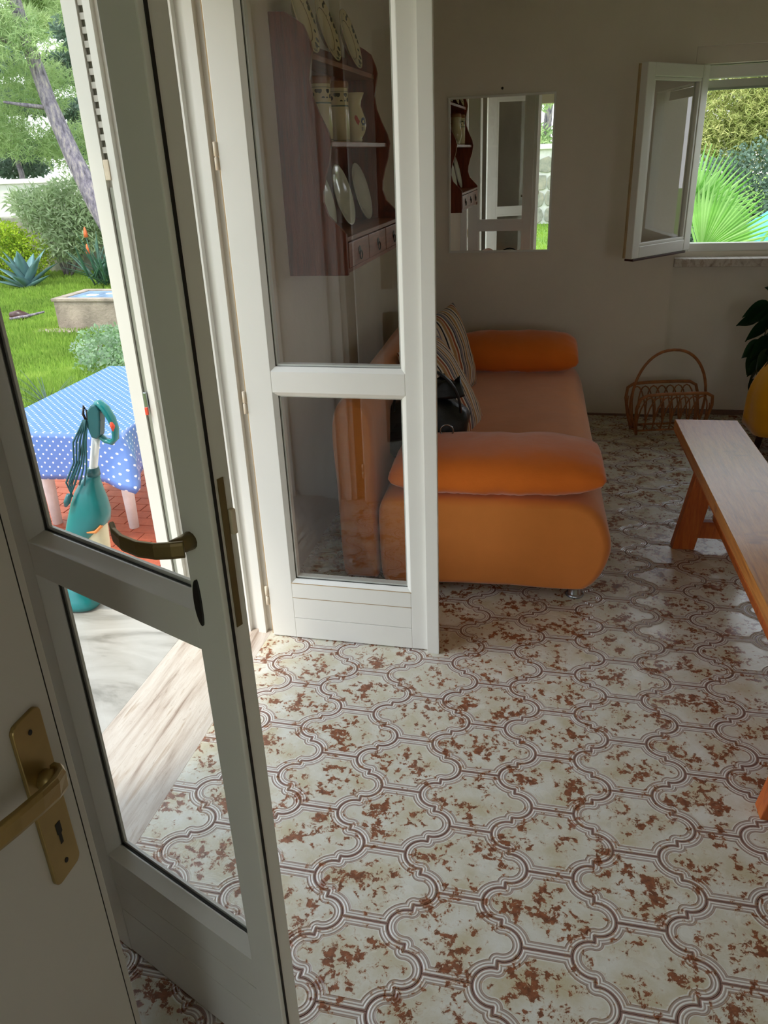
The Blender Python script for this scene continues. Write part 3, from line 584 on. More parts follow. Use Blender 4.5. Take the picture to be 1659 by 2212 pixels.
# ------------------------------------------------------------------ sofa
SO = (0.04, 0.63, 0.0); SR = math.radians(2.66)
sofa = empty('sofa_bed', 'orange fabric sofa bed with low seat and thick backrest behind the white door leaf', 'sofa', SO, SR)
def smooth_poly(pts, n=6):
    o = []; m = len(pts)
    for i in range(m):
        p0, p1, p2, p3 = [Vector(pts[(i + k) % m]) for k in (-1, 0, 1, 2)]
        for k in range(n):
            t_ = k / n; o.append(0.5 * ((2 * p1) + (-p0 + p2) * t_ + (2 * p0 - 5 * p1 + 4 * p2 - p3) * t_ ** 2 + (-p0 + 3 * p1 - 3 * p2 + p3) * t_ ** 3))
    return o
def body(profile, y0, y1, ins=0.03, nz=12, cs_=None):
    sp = smooth_poly(profile, 5); c = sum(sp, Vector((0, 0))) / len(sp); rings = []
    st = [(0, 1), (0.004, .72), (0.012, .42), (0.025, .16), (0.045, 0)]
    ys = [(y0 + a, b) for a, b in st] + [(y0 + (y1 - y0) * k / nz, 0) for k in range(1, nz)] + [(y1 - a, b) for a, b in st[::-1]]
    for y, s_in in ys:
        r = []
        for p in sp:
            v_ = p - c; L = v_.length; q = c + v_ * (1 - ins * s_in / L)
            wob = 0.0025 * noise.noise(Vector((p.x * 7, y * 3, p.y * 7)))
            q = q + v_.normalized() * wob; r.append((q.x, y, q.y))
        rings.append(r)
    return MB().loft(rings)
seat_p = [(-0.326, 0.05), (-0.334, 0.12), (-0.336, 0.24), (-0.330, 0.345), (-0.29, 0.392), (-0.15, 0.402), (0.12, 0.404), (0.34, 0.402), (0.43, 0.390), (0.485, 0.345), (0.518, 0.27), (0.526, 0.20), (0.505, 0.12), (0.462, 0.06), (0.40, 0.044), (0.1, 0.042), (-0.15, 0.042), (-0.30, 0.042)]
body(seat_p, 0.0, 2.12, 0.035).build('seat', M['sofa'], sofa, True)
back_p = [(-0.475, 0.06), (-0.485, 0.2), (-0.490, 0.40), (-0.495, 0.60), (-0.488, 0.70), (-0.462, 0.755), (-0.415, 0.775), (-0.370, 0.757), (-0.345, 0.70), (-0.340, 0.60), (-0.340, 0.40), (-0.340, 0.2), (-0.343, 0.06), (-0.37, 0.045), (-0.45, 0.045)]
body(back_p, 0.005, 2.10, 0.03).build('backrest', M['sofa'], sofa, True)
lg = empty('leg', None, None); lg.parent = sofa
def sofa_leg():
    return MB().lathe([(0.0001, 0.0), (0.026, 0.001), (0.028, 0.006), (0.024, 0.012), (0.021, 0.014), (0.021, 0.034), (0.018, 0.036), (0.018, 0.06), (0.0001, 0.061)], 20)
bpy.data.objects.remove(lg)
l0 = sofa_leg().build('leg', M['chrome'], sofa, True); l0.location = (0.41, 0.06, 0.0)
l0.scale = (1.25, 1.25, 1.0)
for p in ((0.41, 2.0, 0), (-0.27, 0.06, 0), (-0.27, 2.0, 0)): dup(l0, p, sofa)

# pillows: rounded body with flattened seam edge and gathered corners
def pillow(wx, wy, th, puck=0.010, sq=2.6, nu=40, nv=28, seed=0, flat=0.0, ends=0.0):
    vs = []; fs = []
    for side in (1, -1):
        for i in range(nu + 1):
            for j in range(nv + 1):
                u = -1 + 2 * i / nu; v_ = -1 + 2 * j / nv
                uu = math.sin(u * PI / 2); vv = math.sin(v_ * PI / 2)
                prof_ = (max(0, 1 - abs(uu) ** sq) ** 0.5) * (max(0, 1 - abs(vv) ** sq) ** 0.5)
                shr = 1 - 0.05 * (1 - abs(vv) ** 2) * 0; x = wx / 2 * uu * (1 - 0.05 * (1 - vv * vv)); y = wy / 2 * vv * (1 - 0.06 * (1 - uu * uu))
                edge = max(abs(uu), abs(vv)); nz_ = noise.noise(Vector((uu * 3 + seed, vv * 3, side)))
                ridge = math.sin(math.atan2(vv, uu * 1.0) * 26 + nz_ * 3) * puck * 0.35 * max(0, edge - 0.55) * (1 - abs(edge) ** 8)
                z_ = side * th / 2 * prof_ + side * (ridge + nz_ * puck * 0.5 * prof_)
                if side < 0: z_ *= (1 - flat)
                vs.append((x, y, z_))
    n = (nu + 1) * (nv + 1)
    for s_i in range(2):
        for i in range(nu):
            for j in range(nv):
                a = s_i * n + i * (nv + 1) + j; q = (a, a + nv + 1, a + nv + 2, a + 1); fs.append(q if s_i == 0 else q[::-1])
    m = MB(); m.add(vs, fs)
    return m
def weld(o, d_=0.0006):
    bm = bmesh.new(); bm.from_mesh(o.data); bmesh.ops.remove_doubles(bm, verts=bm.verts, dist=d_); bmesh.ops.recalc_face_normals(bm, faces=bm.faces); bm.to_mesh(o.data); bm.free()
    for p in o.data.polygons: p.use_smooth = True
def D(x, y, z_):                       # sofa local to world
    v_ = Matrix.Rotation(SR, 4, 'Z') @ Vector((x, y, z_)); return (v_.x + SO[0], v_.y + SO[1], v_.z)
def bolster(L, dp, h, seed):
    rings = []; nx = 54
    for i in range(nx + 1):
        u = -1 + 2 * i / nx; e = abs(u); x = L / 2 * math.sin(u * PI / 2) ** 1 if False else L / 2 * u
        k = max(0.0, (e - 0.30) / 0.70); sh = max(0.0, 1 - k ** 2.6) ** 0.5 * 0.80 + 0.20; sd_ = 1 - 0.22 * k ** 3
        if e > .999: sh *= .55; sd_ *= .9
        r_ = []
        for q in range(40):
            a = 2 * PI * q / 40; ca, sa = math.cos(a), math.sin(a)
            y = dp / 2 * sd_ * math.copysign(abs(ca) ** .78, ca); z_ = h / 2 * sh * math.copysign(abs(sa) ** .85, sa)
            if sa < 0: z_ *= .72
            wr = 0.0035 * math.sin(a * 17 + seed + 2 * noise.noise(Vector((u * 4, a, seed)))) * k ** 2 + 0.006 * noise.noise(Vector((u * 5, ca * 2, sa * 2 + seed)))
            wr += 0.0022 * math.sin(u * 60 + 3 * noise.noise(Vector((u * 8, 0, seed)))) * max(0, -sa * .6 + .3) * (1 if abs(ca) > .5 else .3)
            r_.append((x, y + ca * wr, z_ + sa * wr))
        rings.append(r_)
    return MB().loft(rings)
o = bolster(0.79, 0.45, 0.190, 1).build('bolster_cushion', M['bolster'], None, True)
o.location = D(0.098, 0.215, 0.465); o.rotation_euler = (math.radians(0), math.radians(-1), SR)
tag(o, 'orange bolster cushion on the near end of the sofa seat, beside the black bag', 'cushion', 'orange bolster cushions')
o = bolster(0.72, 0.30, 0.225, 5).build('bolster_cushion', M['bolster'], None, True)
o.location = D(0.115, 1.93, 0.492); o.rotation_euler = (math.radians(16), 0, SR)
tag(o, 'orange bolster cushion at the far end of the sofa against the back wall', 'cushion', 'orange bolster cushions')
for k, (loc, rot, lab) in enumerate(((D(-0.215, 1.40, 0.60), (math.radians(10), math.radians(74), math.radians(-6)), 'striped cushion leaning on the sofa backrest, the upright one nearer the back wall'),
                                     (D(-0.175, 0.86, 0.56), (math.radians(-6), math.radians(60), math.radians(-16)), 'striped cushion slumped on the sofa seat directly behind the black bag'))):
    o = pillow(0.46 + .04 * k, 0.46 + .04 * k, 0.17, 0.016, 2.6, 36, 36, 9 + k).build('striped_cushion', M['stripe']); weld(o)
    o.location = loc; o.rotation_euler = Matrix.Rotation(rot[2], 3, 'Z').to_4x4().to_3x3().to_euler() if False else (rot[0], rot[1], rot[2])
    tag(o, lab, 'cushion', 'striped cushions')

# black leather bag
bg = empty('leather_bag', 'slouchy black leather handbag between the near cushion and the striped cushion', 'bag', D(-0.225, 0.455, 0.40), SR)
rings = []
for k in range(15):
    t_ = k / 14; z_ = 0.005 + 0.255 * t_; fx = 0.165 * (1 - 0.75 * abs(2 * t_ - 0.85) ** 2.4) ; fy = 0.105 * (1 - 0.55 * t_)
    r = []
    for q in range(28):
        a = 2 * PI * q / 28; ca, sa = math.cos(a), math.sin(a); rr = 1 + 0.10 * noise.noise(Vector((ca * 2.3, sa * 2.3, t_ * 4))) + 0.03 * math.sin(a * 9 + t_ * 6) * t_
        r.append((fx * math.copysign(abs(ca) ** 0.8, ca) * rr, fy * math.copysign(abs(sa) ** 0.8, sa) * rr, z_ * (1 if k < 14 else 1.02) + 0.012 * ca * t_))
    rings.append(r)
bg.scale = (1.22, 1.22, 1.15)
MB().loft(rings).build('bag_body', M['leather'], bg, True)
fl_ = []
for k in range(7):
    t_ = k / 6; fl_.append([(0.13 * math.cos(2 * PI * q / 24) * (1 - .1 * t_) + 0.02, 0.05 * math.sin(2 * PI * q / 24) * (1 - .3 * t_) - .02, 0.235 + 0.05 * t_ + 0.022 * math.sin(q * 1.9) * t_) for q in range(24)])
MB().loft(fl_).build('gathered_top', M['leather'], bg, True)
MB().tube([(0.11 * math.cos(a) + .03, -0.085 + 0.02 * math.cos(2 * a), 0.19 + 0.16 * math.sin(a)) for a in [PI * k / 16 for k in range(17)]], 0.009, 8, flat=0.5).build('strap', M['leather'], bg, True)
MB().tube([(0.10 * math.cos(a) - .05, 0.03, 0.20 + 0.12 * math.sin(a)) for a in [PI * k / 16 for k in range(17)]], 0.008, 8, flat=0.5).build('strap', M['leather'], bg, True)
MB().tube([(0.10 + 0.021 * math.cos(a), -0.112, 0.14 + 0.021 * math.sin(a)) for a in [2 * PI * k / 20 for k in range(20)]], 0.0024, 8, closed=True).build('metal_ring', M['chrome'], bg, True)

# ------------------------------------------------------------------ bench
bn = empty('wooden_bench', 'long varnished pine bench with splayed trestle legs at the right', 'bench', (0.858, 1.63, 0), math.radians(2.45))
w = MB(); Lb = 2.1
w.box(0.0, 0.131, -Lb, 0, 0.375, 0.42); w.box(0.1325, 0.268, -Lb, 0, 0.375, 0.42)
box(0.0, 0.268, -Lb, 0, 0.375, 0.42).build('seat_plank', M['bench'], bn, bevel=0.003)
box(0.0006, 0.2674, -Lb + .004, -0.004, 0.370, 0.3755).build('seat_underside', M['benchleg'], bn)
def trestle(y):
    for s_ in (0, 1):
        f = (lambda x: x) if s_ == 0 else (lambda x: 0.268 - x)
        pts = [(f(0.030), 0.372), (f(0.115), 0.372), (f(0.055), 0.0), (f(-0.034), 0.0)]
        MB().prism(pts, y, y + 0.055, 'y').build('leg', M['benchleg'], bn, bevel=0.003)
    MB().prism([(0.055, 0.05), (0.213, 0.05), (0.200, 0.125), (0.068, 0.125)], y + 0.012, y + 0.045, 'y').build('cross_rail', M['benchleg'], bn, bevel=0.002)
    box(0.03, 0.238, y + 0.005, y + 0.05, 0.330, 0.371).build('top_cleat', M['benchleg'], bn, bevel=0.002)
trestle(-0.475); trestle(-1.965)
box(0.115, 0.152, -1.93, -0.45, 0.13, 0.20).build('stretcher', M['benchleg'], bn, bevel=0.003)

# ------------------------------------------------------------------ rattan basket
bk = empty('rattan_magazine_basket', 'brown rattan magazine basket with hoop handle by the back wall', 'basket', (0.955, 2.70, 0), math.radians(14))
def arc_panel(y0, y1, hl, zt):
    def P(u, z_): return (u, y0 + (y1 - y0) * z_ / zt, z_)
    r = 0.04; pts = [P(-hl * .86, 0.01), P(-hl * .96, 0.10), P(-hl, zt - 2 * r), P(-hl + .012, zt - r * .6), P(-hl + r * 1.2, zt - .004), P(-hl * .4, zt), P(hl * .4, zt), P(hl - r * 1.2, zt - .004), P(hl - .012, zt - r * .6), P(hl, zt - 2 * r), P(hl * .96, 0.10), P(hl * .86, 0.01)]
    MB().tube(pts, 0.0095, 8).build('panel_hoop', M['rattan'], bk, True)
    n = 4; wv = 2 * hl * .92 / n * 1.0
    for k in range(n * 2 - 1):
        c0 = -hl * .92 + wv * (0.5 + k / 2); a_ = [P(c0 + wv * .5 * math.cos(PI * q / 10) * 1.0, 0.03 + (zt - 0.05) * math.sin(PI * q / 10) ** .7) for q in range(11)]
        MB().tube(a_, 0.0042, 6).build('cane_arch', M['rattan'], bk, True)
    MB().tube([P(-hl * .9, 0.035), P(hl * .9, 0.035)], 0.006, 6).build('bottom_rod', M['rattan'], bk, True)
arc_panel(-0.045, -0.13, 0.215, 0.27); arc_panel(0.045, 0.13, 0.215, 0.27)
MB().tube([(-0.215 * math.copysign(abs(math.cos(a)) ** .9, math.cos(a)), 0.0, 0.20 + 0.29 * math.sin(a)) for a in [PI * k / 24 for k in range(25)]], 0.0085, 8).build('hoop_handle', M['rattan'], bk, True)
for s_ in (-1, 1):
    MB().tube([(s_ * 0.215, 0, 0.20), (s_ * 0.205, 0, 0.10), (s_ * 0.19, 0, 0.03)], 0.008, 8).build('handle_post', M['rattan'], bk, True)
    MB().tube([(s_ * 0.19, -0.05, 0.035), (s_ * 0.2, 0, 0.03), (s_ * 0.19, 0.05, 0.035)], 0.006, 6).build('end_rod', M['rattan'], bk, True)
    for q in (-1, 1):
        MB().tube([(s_ * 0.20, 0.0, 0.04)] + [(s_ * (0.20 + .012 * math.sin(PI * k / 6)), q * (0.02 + 0.085 * k / 6), 0.04 + 0.16 * k / 6) for k in range(1, 7)], 0.0036, 6).build('end_cane', M['rattan'], bk, True)
for x_ in (-0.12, -0.04, 0.04, 0.12): MB().tube([(x_, -0.055, 0.035), (x_, 0.055, 0.035)], 0.004, 6).build('floor_cane', M['rattan'], bk, True)

# ------------------------------------------------------------------ chair with yellow cloth, plant on a stand (right edge)
ch = empty('wooden_chair', 'dark red wooden chair at the right edge hidden under a yellow cloth', 'chair', (1.62, 2.28, 0), math.radians(8))
box(-0.21, 0.21, -0.20, 0.20, 0.20, 0.245, 0.012).build('seat', M['darkwood'], ch)
MB().loft([[(0.205 * math.cos(a) * s1, yy + 0.035 * math.sin(a), z_) for a in [2 * PI * k / 16 for k in range(16)]] for (s1, yy, z_) in ((1.0, 0.19, 0.245), (1.0, 0.215, 0.36), (.95, 0.235, 0.46), (.75, .245, .53), (.4, 0.25, 0.56), (.1, 0.25, 0.57))]).build('backrest', M['darkwood'], ch, True)
for x_ in (-.17, .17):
    for y_ in (-.16, .16): MB().tube([(x_, y_, 0.21), (x_ * 1.12, y_ * 1.12, 0.0)], [0.022, 0.016], 10).build('leg', M['darkwood'], ch, True)
rings = []
for k in range(13):
    t_ = k / 12; s1 = 0.06 + 0.20 * math.sin(min(1, t_ * 1.35) * PI / 2) ; z_ = 0.60 - 0.44 * t_ ** 1.15
    rings.append([(s1 * math.cos(a) * (1 + .05 * math.sin(a * 7 + 1) * t_), 0.235 - 0.30 * t_ * max(0, -math.sin(a)) + (0.05 + .04 * t_) * math.sin(a), z_ + 0.03 * t_ * math.cos(a) * 1.0 + .012 * math.sin(5 * a) * t_) for a in [2 * PI * q / 36 for q in range(36)]])
yc = MB().loft(rings, cap=False).build('yellow_throw', M['yellow'], None, True); yc.location = (1.62, 2.28, 0); yc.rotation_euler = (0, 0, math.radians(8))
yc.modifiers.new('solid', 'SOLIDIFY').thickness = 0.004
tag(yc, 'yellow cloth draped over the dark chair at the right edge', 'cloth')

ps = empty('plant_stand', 'dark round plant stand against the back wall under the trailing plant', 'stand', (1.585, 2.82, 0))
MB().lathe([(0.0001, 0.46), (0.13, 0.46), (0.135, 0.475), (0.13, 0.49), (0.0001, 0.49)], 28).build('stand_top', M['darkwood'], ps)
for k in range(3):
    a = 2 * PI * k / 3 + .4; MB().tube([(0.08 * math.cos(a), 0.08 * math.sin(a), 0.462), (0.13 * math.cos(a), 0.13 * math.sin(a), 0.0)], [0.013, 0.010], 8).build('leg', M['darkwood'], ps, True)
pt = empty('trailing_houseplant', 'dark green trailing houseplant hanging from its pot at the right edge', 'plant', (1.585, 2.82, 0.49))
MB().lathe([(0.0001, 0), (0.075, 0.0), (0.10, 0.13), (0.108, 0.135), (0.108, 0.155), (0.096, 0.155), (0.09, 0.14), (0.0001, 0.135)], 28).build('pot', M['pot'], pt, True)
def heart_leaf(L, Wd):
    m = MB(); n = 9; vs = []; fs = []
    for k in range(n + 1):
        t_ = k / n; wv = Wd * (math.sin(PI * min(1, t_ * 1.0) ** 0.62)) * (1 - 0.15 * t_); x = L * t_ - (0.0 if k else 0.0); dz = -0.22 * L * t_ * t_
        vs += [(x - 0.18 * L * (1 - t_) ** 3, -wv, dz + 0.10 * wv), (x, 0, dz - 0.004), (x - 0.18 * L * (1 - t_) ** 3, wv, dz + 0.10 * wv)]
    for k in range(n): fs += [(k * 3, k * 3 + 1, k * 3 + 4, k * 3 + 3), (k * 3 + 1, k * 3 + 2, k * 3 + 5, k * 3 + 4)]
    m.add(vs, fs); return m
lf = heart_leaf(0.12, 0.056).build('leaf', M['leaf_dark'], pt, True)
spots = [(-0.16, -0.02, 0.23, 175, 20, 1.1), (-0.10, -0.06, 0.19, 200, 5, 1.0), (-0.15, -0.06, 0.13, 185, 30, 1.15), (-0.13, -0.03, 0.07, 250, 50, 1.0), (-0.16, -0.05, 0.02, 170, 35, 1.0),
         (-0.17, -0.03, -0.05, 190, 60, .95), (-0.14, -0.05, -0.08, 160, 45, .9), (-0.16, -0.03, -0.14, 200, 55, .8), (-0.15, -0.04, -0.19, 175, 60, .7), (-0.02, -0.08, 0.26, 250, -10, 1.1),
         (0.05, -0.07, 0.24, 300, 0, 1.1), (-0.05, 0.04, 0.28, 150, -20, 1.0), (0.08, 0.03, 0.25, 30, 0, 1.0), (-0.08, -0.09, 0.10, 230, 30, 1.0), (-0.20, -0.01, 0.155, 178, 12, .9), (0.0, -0.10, 0.17, 270, 20, 1.1), (-0.09, -0.09, 0.03, 215, 40, 1.05), (-0.11, -0.07, -0.04, 240, 50, .9), (-0.12, -0.08, 0.20, 170, 15, 1.2), (-0.07, -0.10, 0.14, 200, 35, 1.15), (-0.13, -0.07, 0.05, 185, 40, 1.1), (-0.10, -0.08, -0.02, 160, 50, 1.0), (0.02, -0.11, 0.22, 200, 20, 1.2), (-0.04, -0.11, 0.06, 250, 50, 1.1)]
for k, (x_, y_, z_, rz_, pit_, s1) in enumerate(spots):
    o = lf if k == 0 else dup(lf, None, pt); o.location = (x_, y_, z_); o.rotation_euler = (random.uniform(.7, 1.3), math.radians(pit_), math.radians(rz_)); o.scale = (s1, s1, s1)
for pts in ([(0, 0, .14), (-.06, -.03, .25), (-.13, -.04, .22), (-.15, -.05, .10), (-.155, -.05, -.02), (-.16, -.04, -.12), (-.155, -.04, -.2)], [(0, 0, .14), (-.04, -.06, .2), (-.08, -.09, .12), (-.1, -.08, 0.0), (-.11, -.07, -.06)], [(0, 0, .14), (0, -.06, .24), (.05, -.08, .24)], [(0, 0, .14), (-.06, .02, .27), (-.17, -.01, .24)]):
    MB().tube(pts, 0.0032, 6).build('stem', M['stem'], pt, True)
sg = empty('spiky_floor_plant', 'dark pointed leaf plant low down behind the yellow draped chair', 'plant', (1.50, 2.72, 0))
MB().lathe([(0.0001, 0), (0.05, 0.0), (0.065, 0.09), (0.058, 0.09), (0.0001, 0.08)], 20).build('pot', M['pot'], sg, True)
for k, (az, el, L_) in enumerate(((178, 22, .165), (230, 50, .15), (140, 60, .16), (80, 65, .15), (20, 50, .15), (300, 60, .14))):
    a, e_ = math.radians(az), math.radians(el); dx, dy, dz = math.cos(a) * math.cos(e_), math.sin(a) * math.cos(e_), math.sin(e_)
    MB().tube([(dx * L_ * q, dy * L_ * q, 0.08 + dz * L_ * q - .02 * q * q) for q in (0, .25, .5, .75, 1)], [.006, .011, .010, .006, .0008], 6, flat=0.3).build('leaf', M['leaf_dark'], sg, True)

# ------------------------------------------------------------------ plate dresser on the left wall
dr = empty('plate_dresser', 'red brown wooden plate dresser with scalloped sides and three drawers', 'dresser', (XW, 0.93, 0))
fp = [(0.055, 2.002), (0.088, 1.983), (0.118, 1.961), (0.138, 1.914), (0.144, 1.885), (0.136, 1.841), (0.128, 1.797), (0.134, 1.749), (0.155, 1.695), (0.182, 1.641), (0.192, 1.603), (0.182, 1.547), (0.165, 1.500), (0.152, 1.450), (0.150, 1.410), (0.165, 1.365), (0.195, 1.335), (0.228, 1.300)]
poly = [(0.0, 1.155), (0.0, 2.005)] + fp + [(0.228, 1.155)]
Wd = 0.97
MB().prism(poly, 0.0, 0.02, 'y').build('side_panel', M['dresser'], dr, bevel=0.002)
MB().prism(poly, Wd - 0.02, Wd, 'y').build('side_panel', M['dresser'], dr, bevel=0.002)
box(0.0, 0.012, 0.02, Wd - .02, 1.165, 1.95).build('back_panel', M['dresser'], dr)
box(0.012, 0.130, 0.02, Wd - .02, 1.864, 1.882).build('shelf', M['shelfwood'], dr, bevel=0.002)
box(0.012, 0.178, 0.02, Wd - .02, 1.590, 1.608).build('shelf', M['shelfwood'], dr, bevel=0.002)
box(0.012, 0.228, 0.02, Wd - .02, 1.272, 1.288).build('shelf', M['shelfwood'], dr, bevel=0.002)
box(0.012, 0.222, 0.02, Wd - .02, 1.160, 1.174).build('bottom_board', M['shelfwood'], dr)
for k in range(3):
    y0 = 0.022 + k * 0.309; df = box(0.206, 0.230, y0 + .004, y0 + 0.305, 1.178, 1.268, 0.003).build('drawer', M['shelfwood'], dr)
    yc_ = y0 + 0.155
    MB().lathe([(0.0001, 0), (0.016, 0.001), (0.018, 0.003), (0.012, 0.005), (0.0001, 0.006)], 8).xf(Matrix.Translation((0.229, yc_, 1.226)) @ Matrix.Rotation(PI / 2, 4, 'Y')).build('pull_rosette', M['nail'], df)
    MB().tube([(0.236, yc_ + 0.017 * math.cos(a), 1.210 + 0.016 * math.sin(a)) for a in [2 * PI * q / 16 for q in range(16)]], 0.0022, 6, closed=True).build('ring_pull', M['nail'], df, True)
def plate_mesh(R_): return MB().lathe([(0.0001, 0.010), (R_ * .55, 0.011), (R_ * .66, 0.018), (R_ * .97, 0.027), (R_, 0.027), (R_ * .99, 0.023), (R_ * .68, 0.013), (R_ * .56, 0.004), (R_ * .5, 0.0), (0.0001, 0.0)], 40)
pm = plate_mesh(0.112).build('dinner_plate', M['plate'], None, True); p0 = pm
labs = ['cream plate with olive sprays above the near side panel of the dresser', 'cream plate with olive sprays in the middle of the top dresser shelf', 'cream plate with olive sprays at the back wall end of the top shelf']
for k, y_ in enumerate((1.05, 1.33, 1.66)):
    o = p0 if k == 0 else dup(p0)
    tl_ = math.radians(16); o.rotation_euler = (0, PI / 2 - tl_, 0); bx = -0.560
    o.location = (bx - 0.112 * math.sin(tl_) - .012, y_, 1.8825 + 0.112 * math.cos(tl_)); tag(o, labs[k], 'plate', 'olive patterned plates on the top dresser shelf')
pm = plate_mesh(0.122).build('serving_plate', M['plainplate'], None, True)
labs = ['plain pale plate standing above the drawers, half hidden by the dresser side', 'plain pale plate standing above the middle drawer of the dresser', 'plain pale plate above the drawer nearest the back wall']
for k, y_ in enumerate((1.13, 1.42, 1.73)):
    o = pm if k == 0 else dup(pm)
    tl_ = math.radians(14); o.rotation_euler = (0, PI / 2 - tl_, 0); o.location = (-0.562 - 0.122 * math.sin(tl_) - .012, y_, 1.2885 + 0.122 * math.cos(tl_)); tag(o, labs[k], 'plate', 'plain plates above the dresser drawers')
def canister(y_, lab):
    c_ = empty('kitchen_canister', lab, 'canister', (-0.578, y_, 1.6085), 0, 'olive patterned canisters')
    MB().lathe([(0.0001, 0), (0.050, 0.0), (0.053, 0.004), (0.053, 0.190), (0.0001, 0.190)], 36).build('jar_body', M['canister'], c_, True, bevel=0.001)
    MB().lathe([(0.054, 0.190), (0.055, 0.192), (0.055, 0.207), (0.050, 0.214), (0.0001, 0.215)], 36).build('lid', M['terracotta_lid'], c_, True)
canister(1.36, 'cream canister with olive band and brown lid beside the rooster vase')
canister(1.12, 'cream canister behind the near side panel of the dresser')
vs_ = empty('rooster_vase', 'cream pottery vase painted with a small rooster and red heart', 'vase', (-0.545, 1.515, 1.6085))
MB().lathe([(0.0001, 0), (0.030, 0.0), (0.032, 0.010), (0.029, 0.014), (0.043, 0.035), (0.0495, 0.060), (0.048, 0.085), (0.038, 0.112), (0.030, 0.135), (0.033, 0.155), (0.046, 0.182), (0.044, 0.182), (0.030, 0.155), (0.027, 0.135), (0.0001, 0.12)], 36).build('vase_body', M['vase'], vs_, True)
def blob(ptsyz, mat, nm):            # flat painted mark wrapped on the belly, faces the room side
    vs = []
    for a_, z_ in ptsyz:
        r = 0.0502 if z_ < 0.075 else 0.0502 - (z_ - .075) * .12; vs.append((r * math.cos(a_), r * math.sin(a_), z_))
    m = MB(); m.add(vs, [tuple(range(len(vs)))]); m.build(nm, mat, vs_)
ac = math.radians(-34)
blob([(ac - .30, .082), (ac - .45, .098), (ac - .62, .100), (ac - .68, .090), (ac - .55, .074), (ac - .38, .062), (ac - .22, .078)], M['paint_red'], 'painted_heart')
blob([(ac + .05, .060), (ac - .12, .075), (ac - .02, .088), (ac + .18, .092), (ac + .40, .088), (ac + .48, .070), (ac + .36, .058), (ac + .22, .066)], M['paint_blue'], 'painted_rooster')
blob([(ac - .06, .056), (ac + .02, .058), (ac + .0, .042), (ac - .05, .042)], M['paint_blue'], 'painted_foot')
blob([(ac + .14, .056), (ac + .20, .058), (ac + .22, .042), (ac + .15, .042)], M['paint_blue'], 'painted_foot')

# ================================================================== outside
tag(box(-40, 40, -60, 60, -1.2, -0.55).build('ground', M['lawn']), 'green lawn and earth of the garden', 'lawn', kind='structure')
tag(box(-6, 7, -30, -4.0, -0.6, -0.1).build('ground', M['lawn']), 'grassy raised ground behind the house seen in the mirror', 'lawn', kind='structure')
te = tag(box(-4.2, -1.02, -3.0, 3.9, -0.9, -0.507).build('floor_terrace', M['terragrout']), 'terrace of small red terracotta tiles with pale joints', 'terrace', kind='structure')
tt = box(-0.096, 0.096, -0.0465, 0.0465, -0.006, 0.006, 0.0015); rest = MB(); first = None; cnt = 0
for r_ in range(-30, 39):
    for c_ in range(-21, -4):
        x = c_ * 0.2 + (0.1 if r_ % 2 else 0.0); y = r_ * 0.1 + 0.05
        if x < -4.1 or x > -1.12: continue
        if -3.0 < x < -1.2 and 0.75 < y < 2.75 and cnt < 300:
            cnt += 1
            if first is None: first = tt.build('terracotta_tile', M['terra'], te); o = first
            else: o = dup(first, None, te)
            o.location = (x, y, -0.505 + random.uniform(-.001, .001)); o.rotation_euler = (random.uniform(-.006, .006), random.uniform(-.004, .004), random.uniform(-.008, .008))
        else: rest.box(x - .096, x + .096, y - .0465, y + .0465, -0.511, -0.499)
tag(rest.build('outer_tiles', M['terra'], te), kind='stuff')

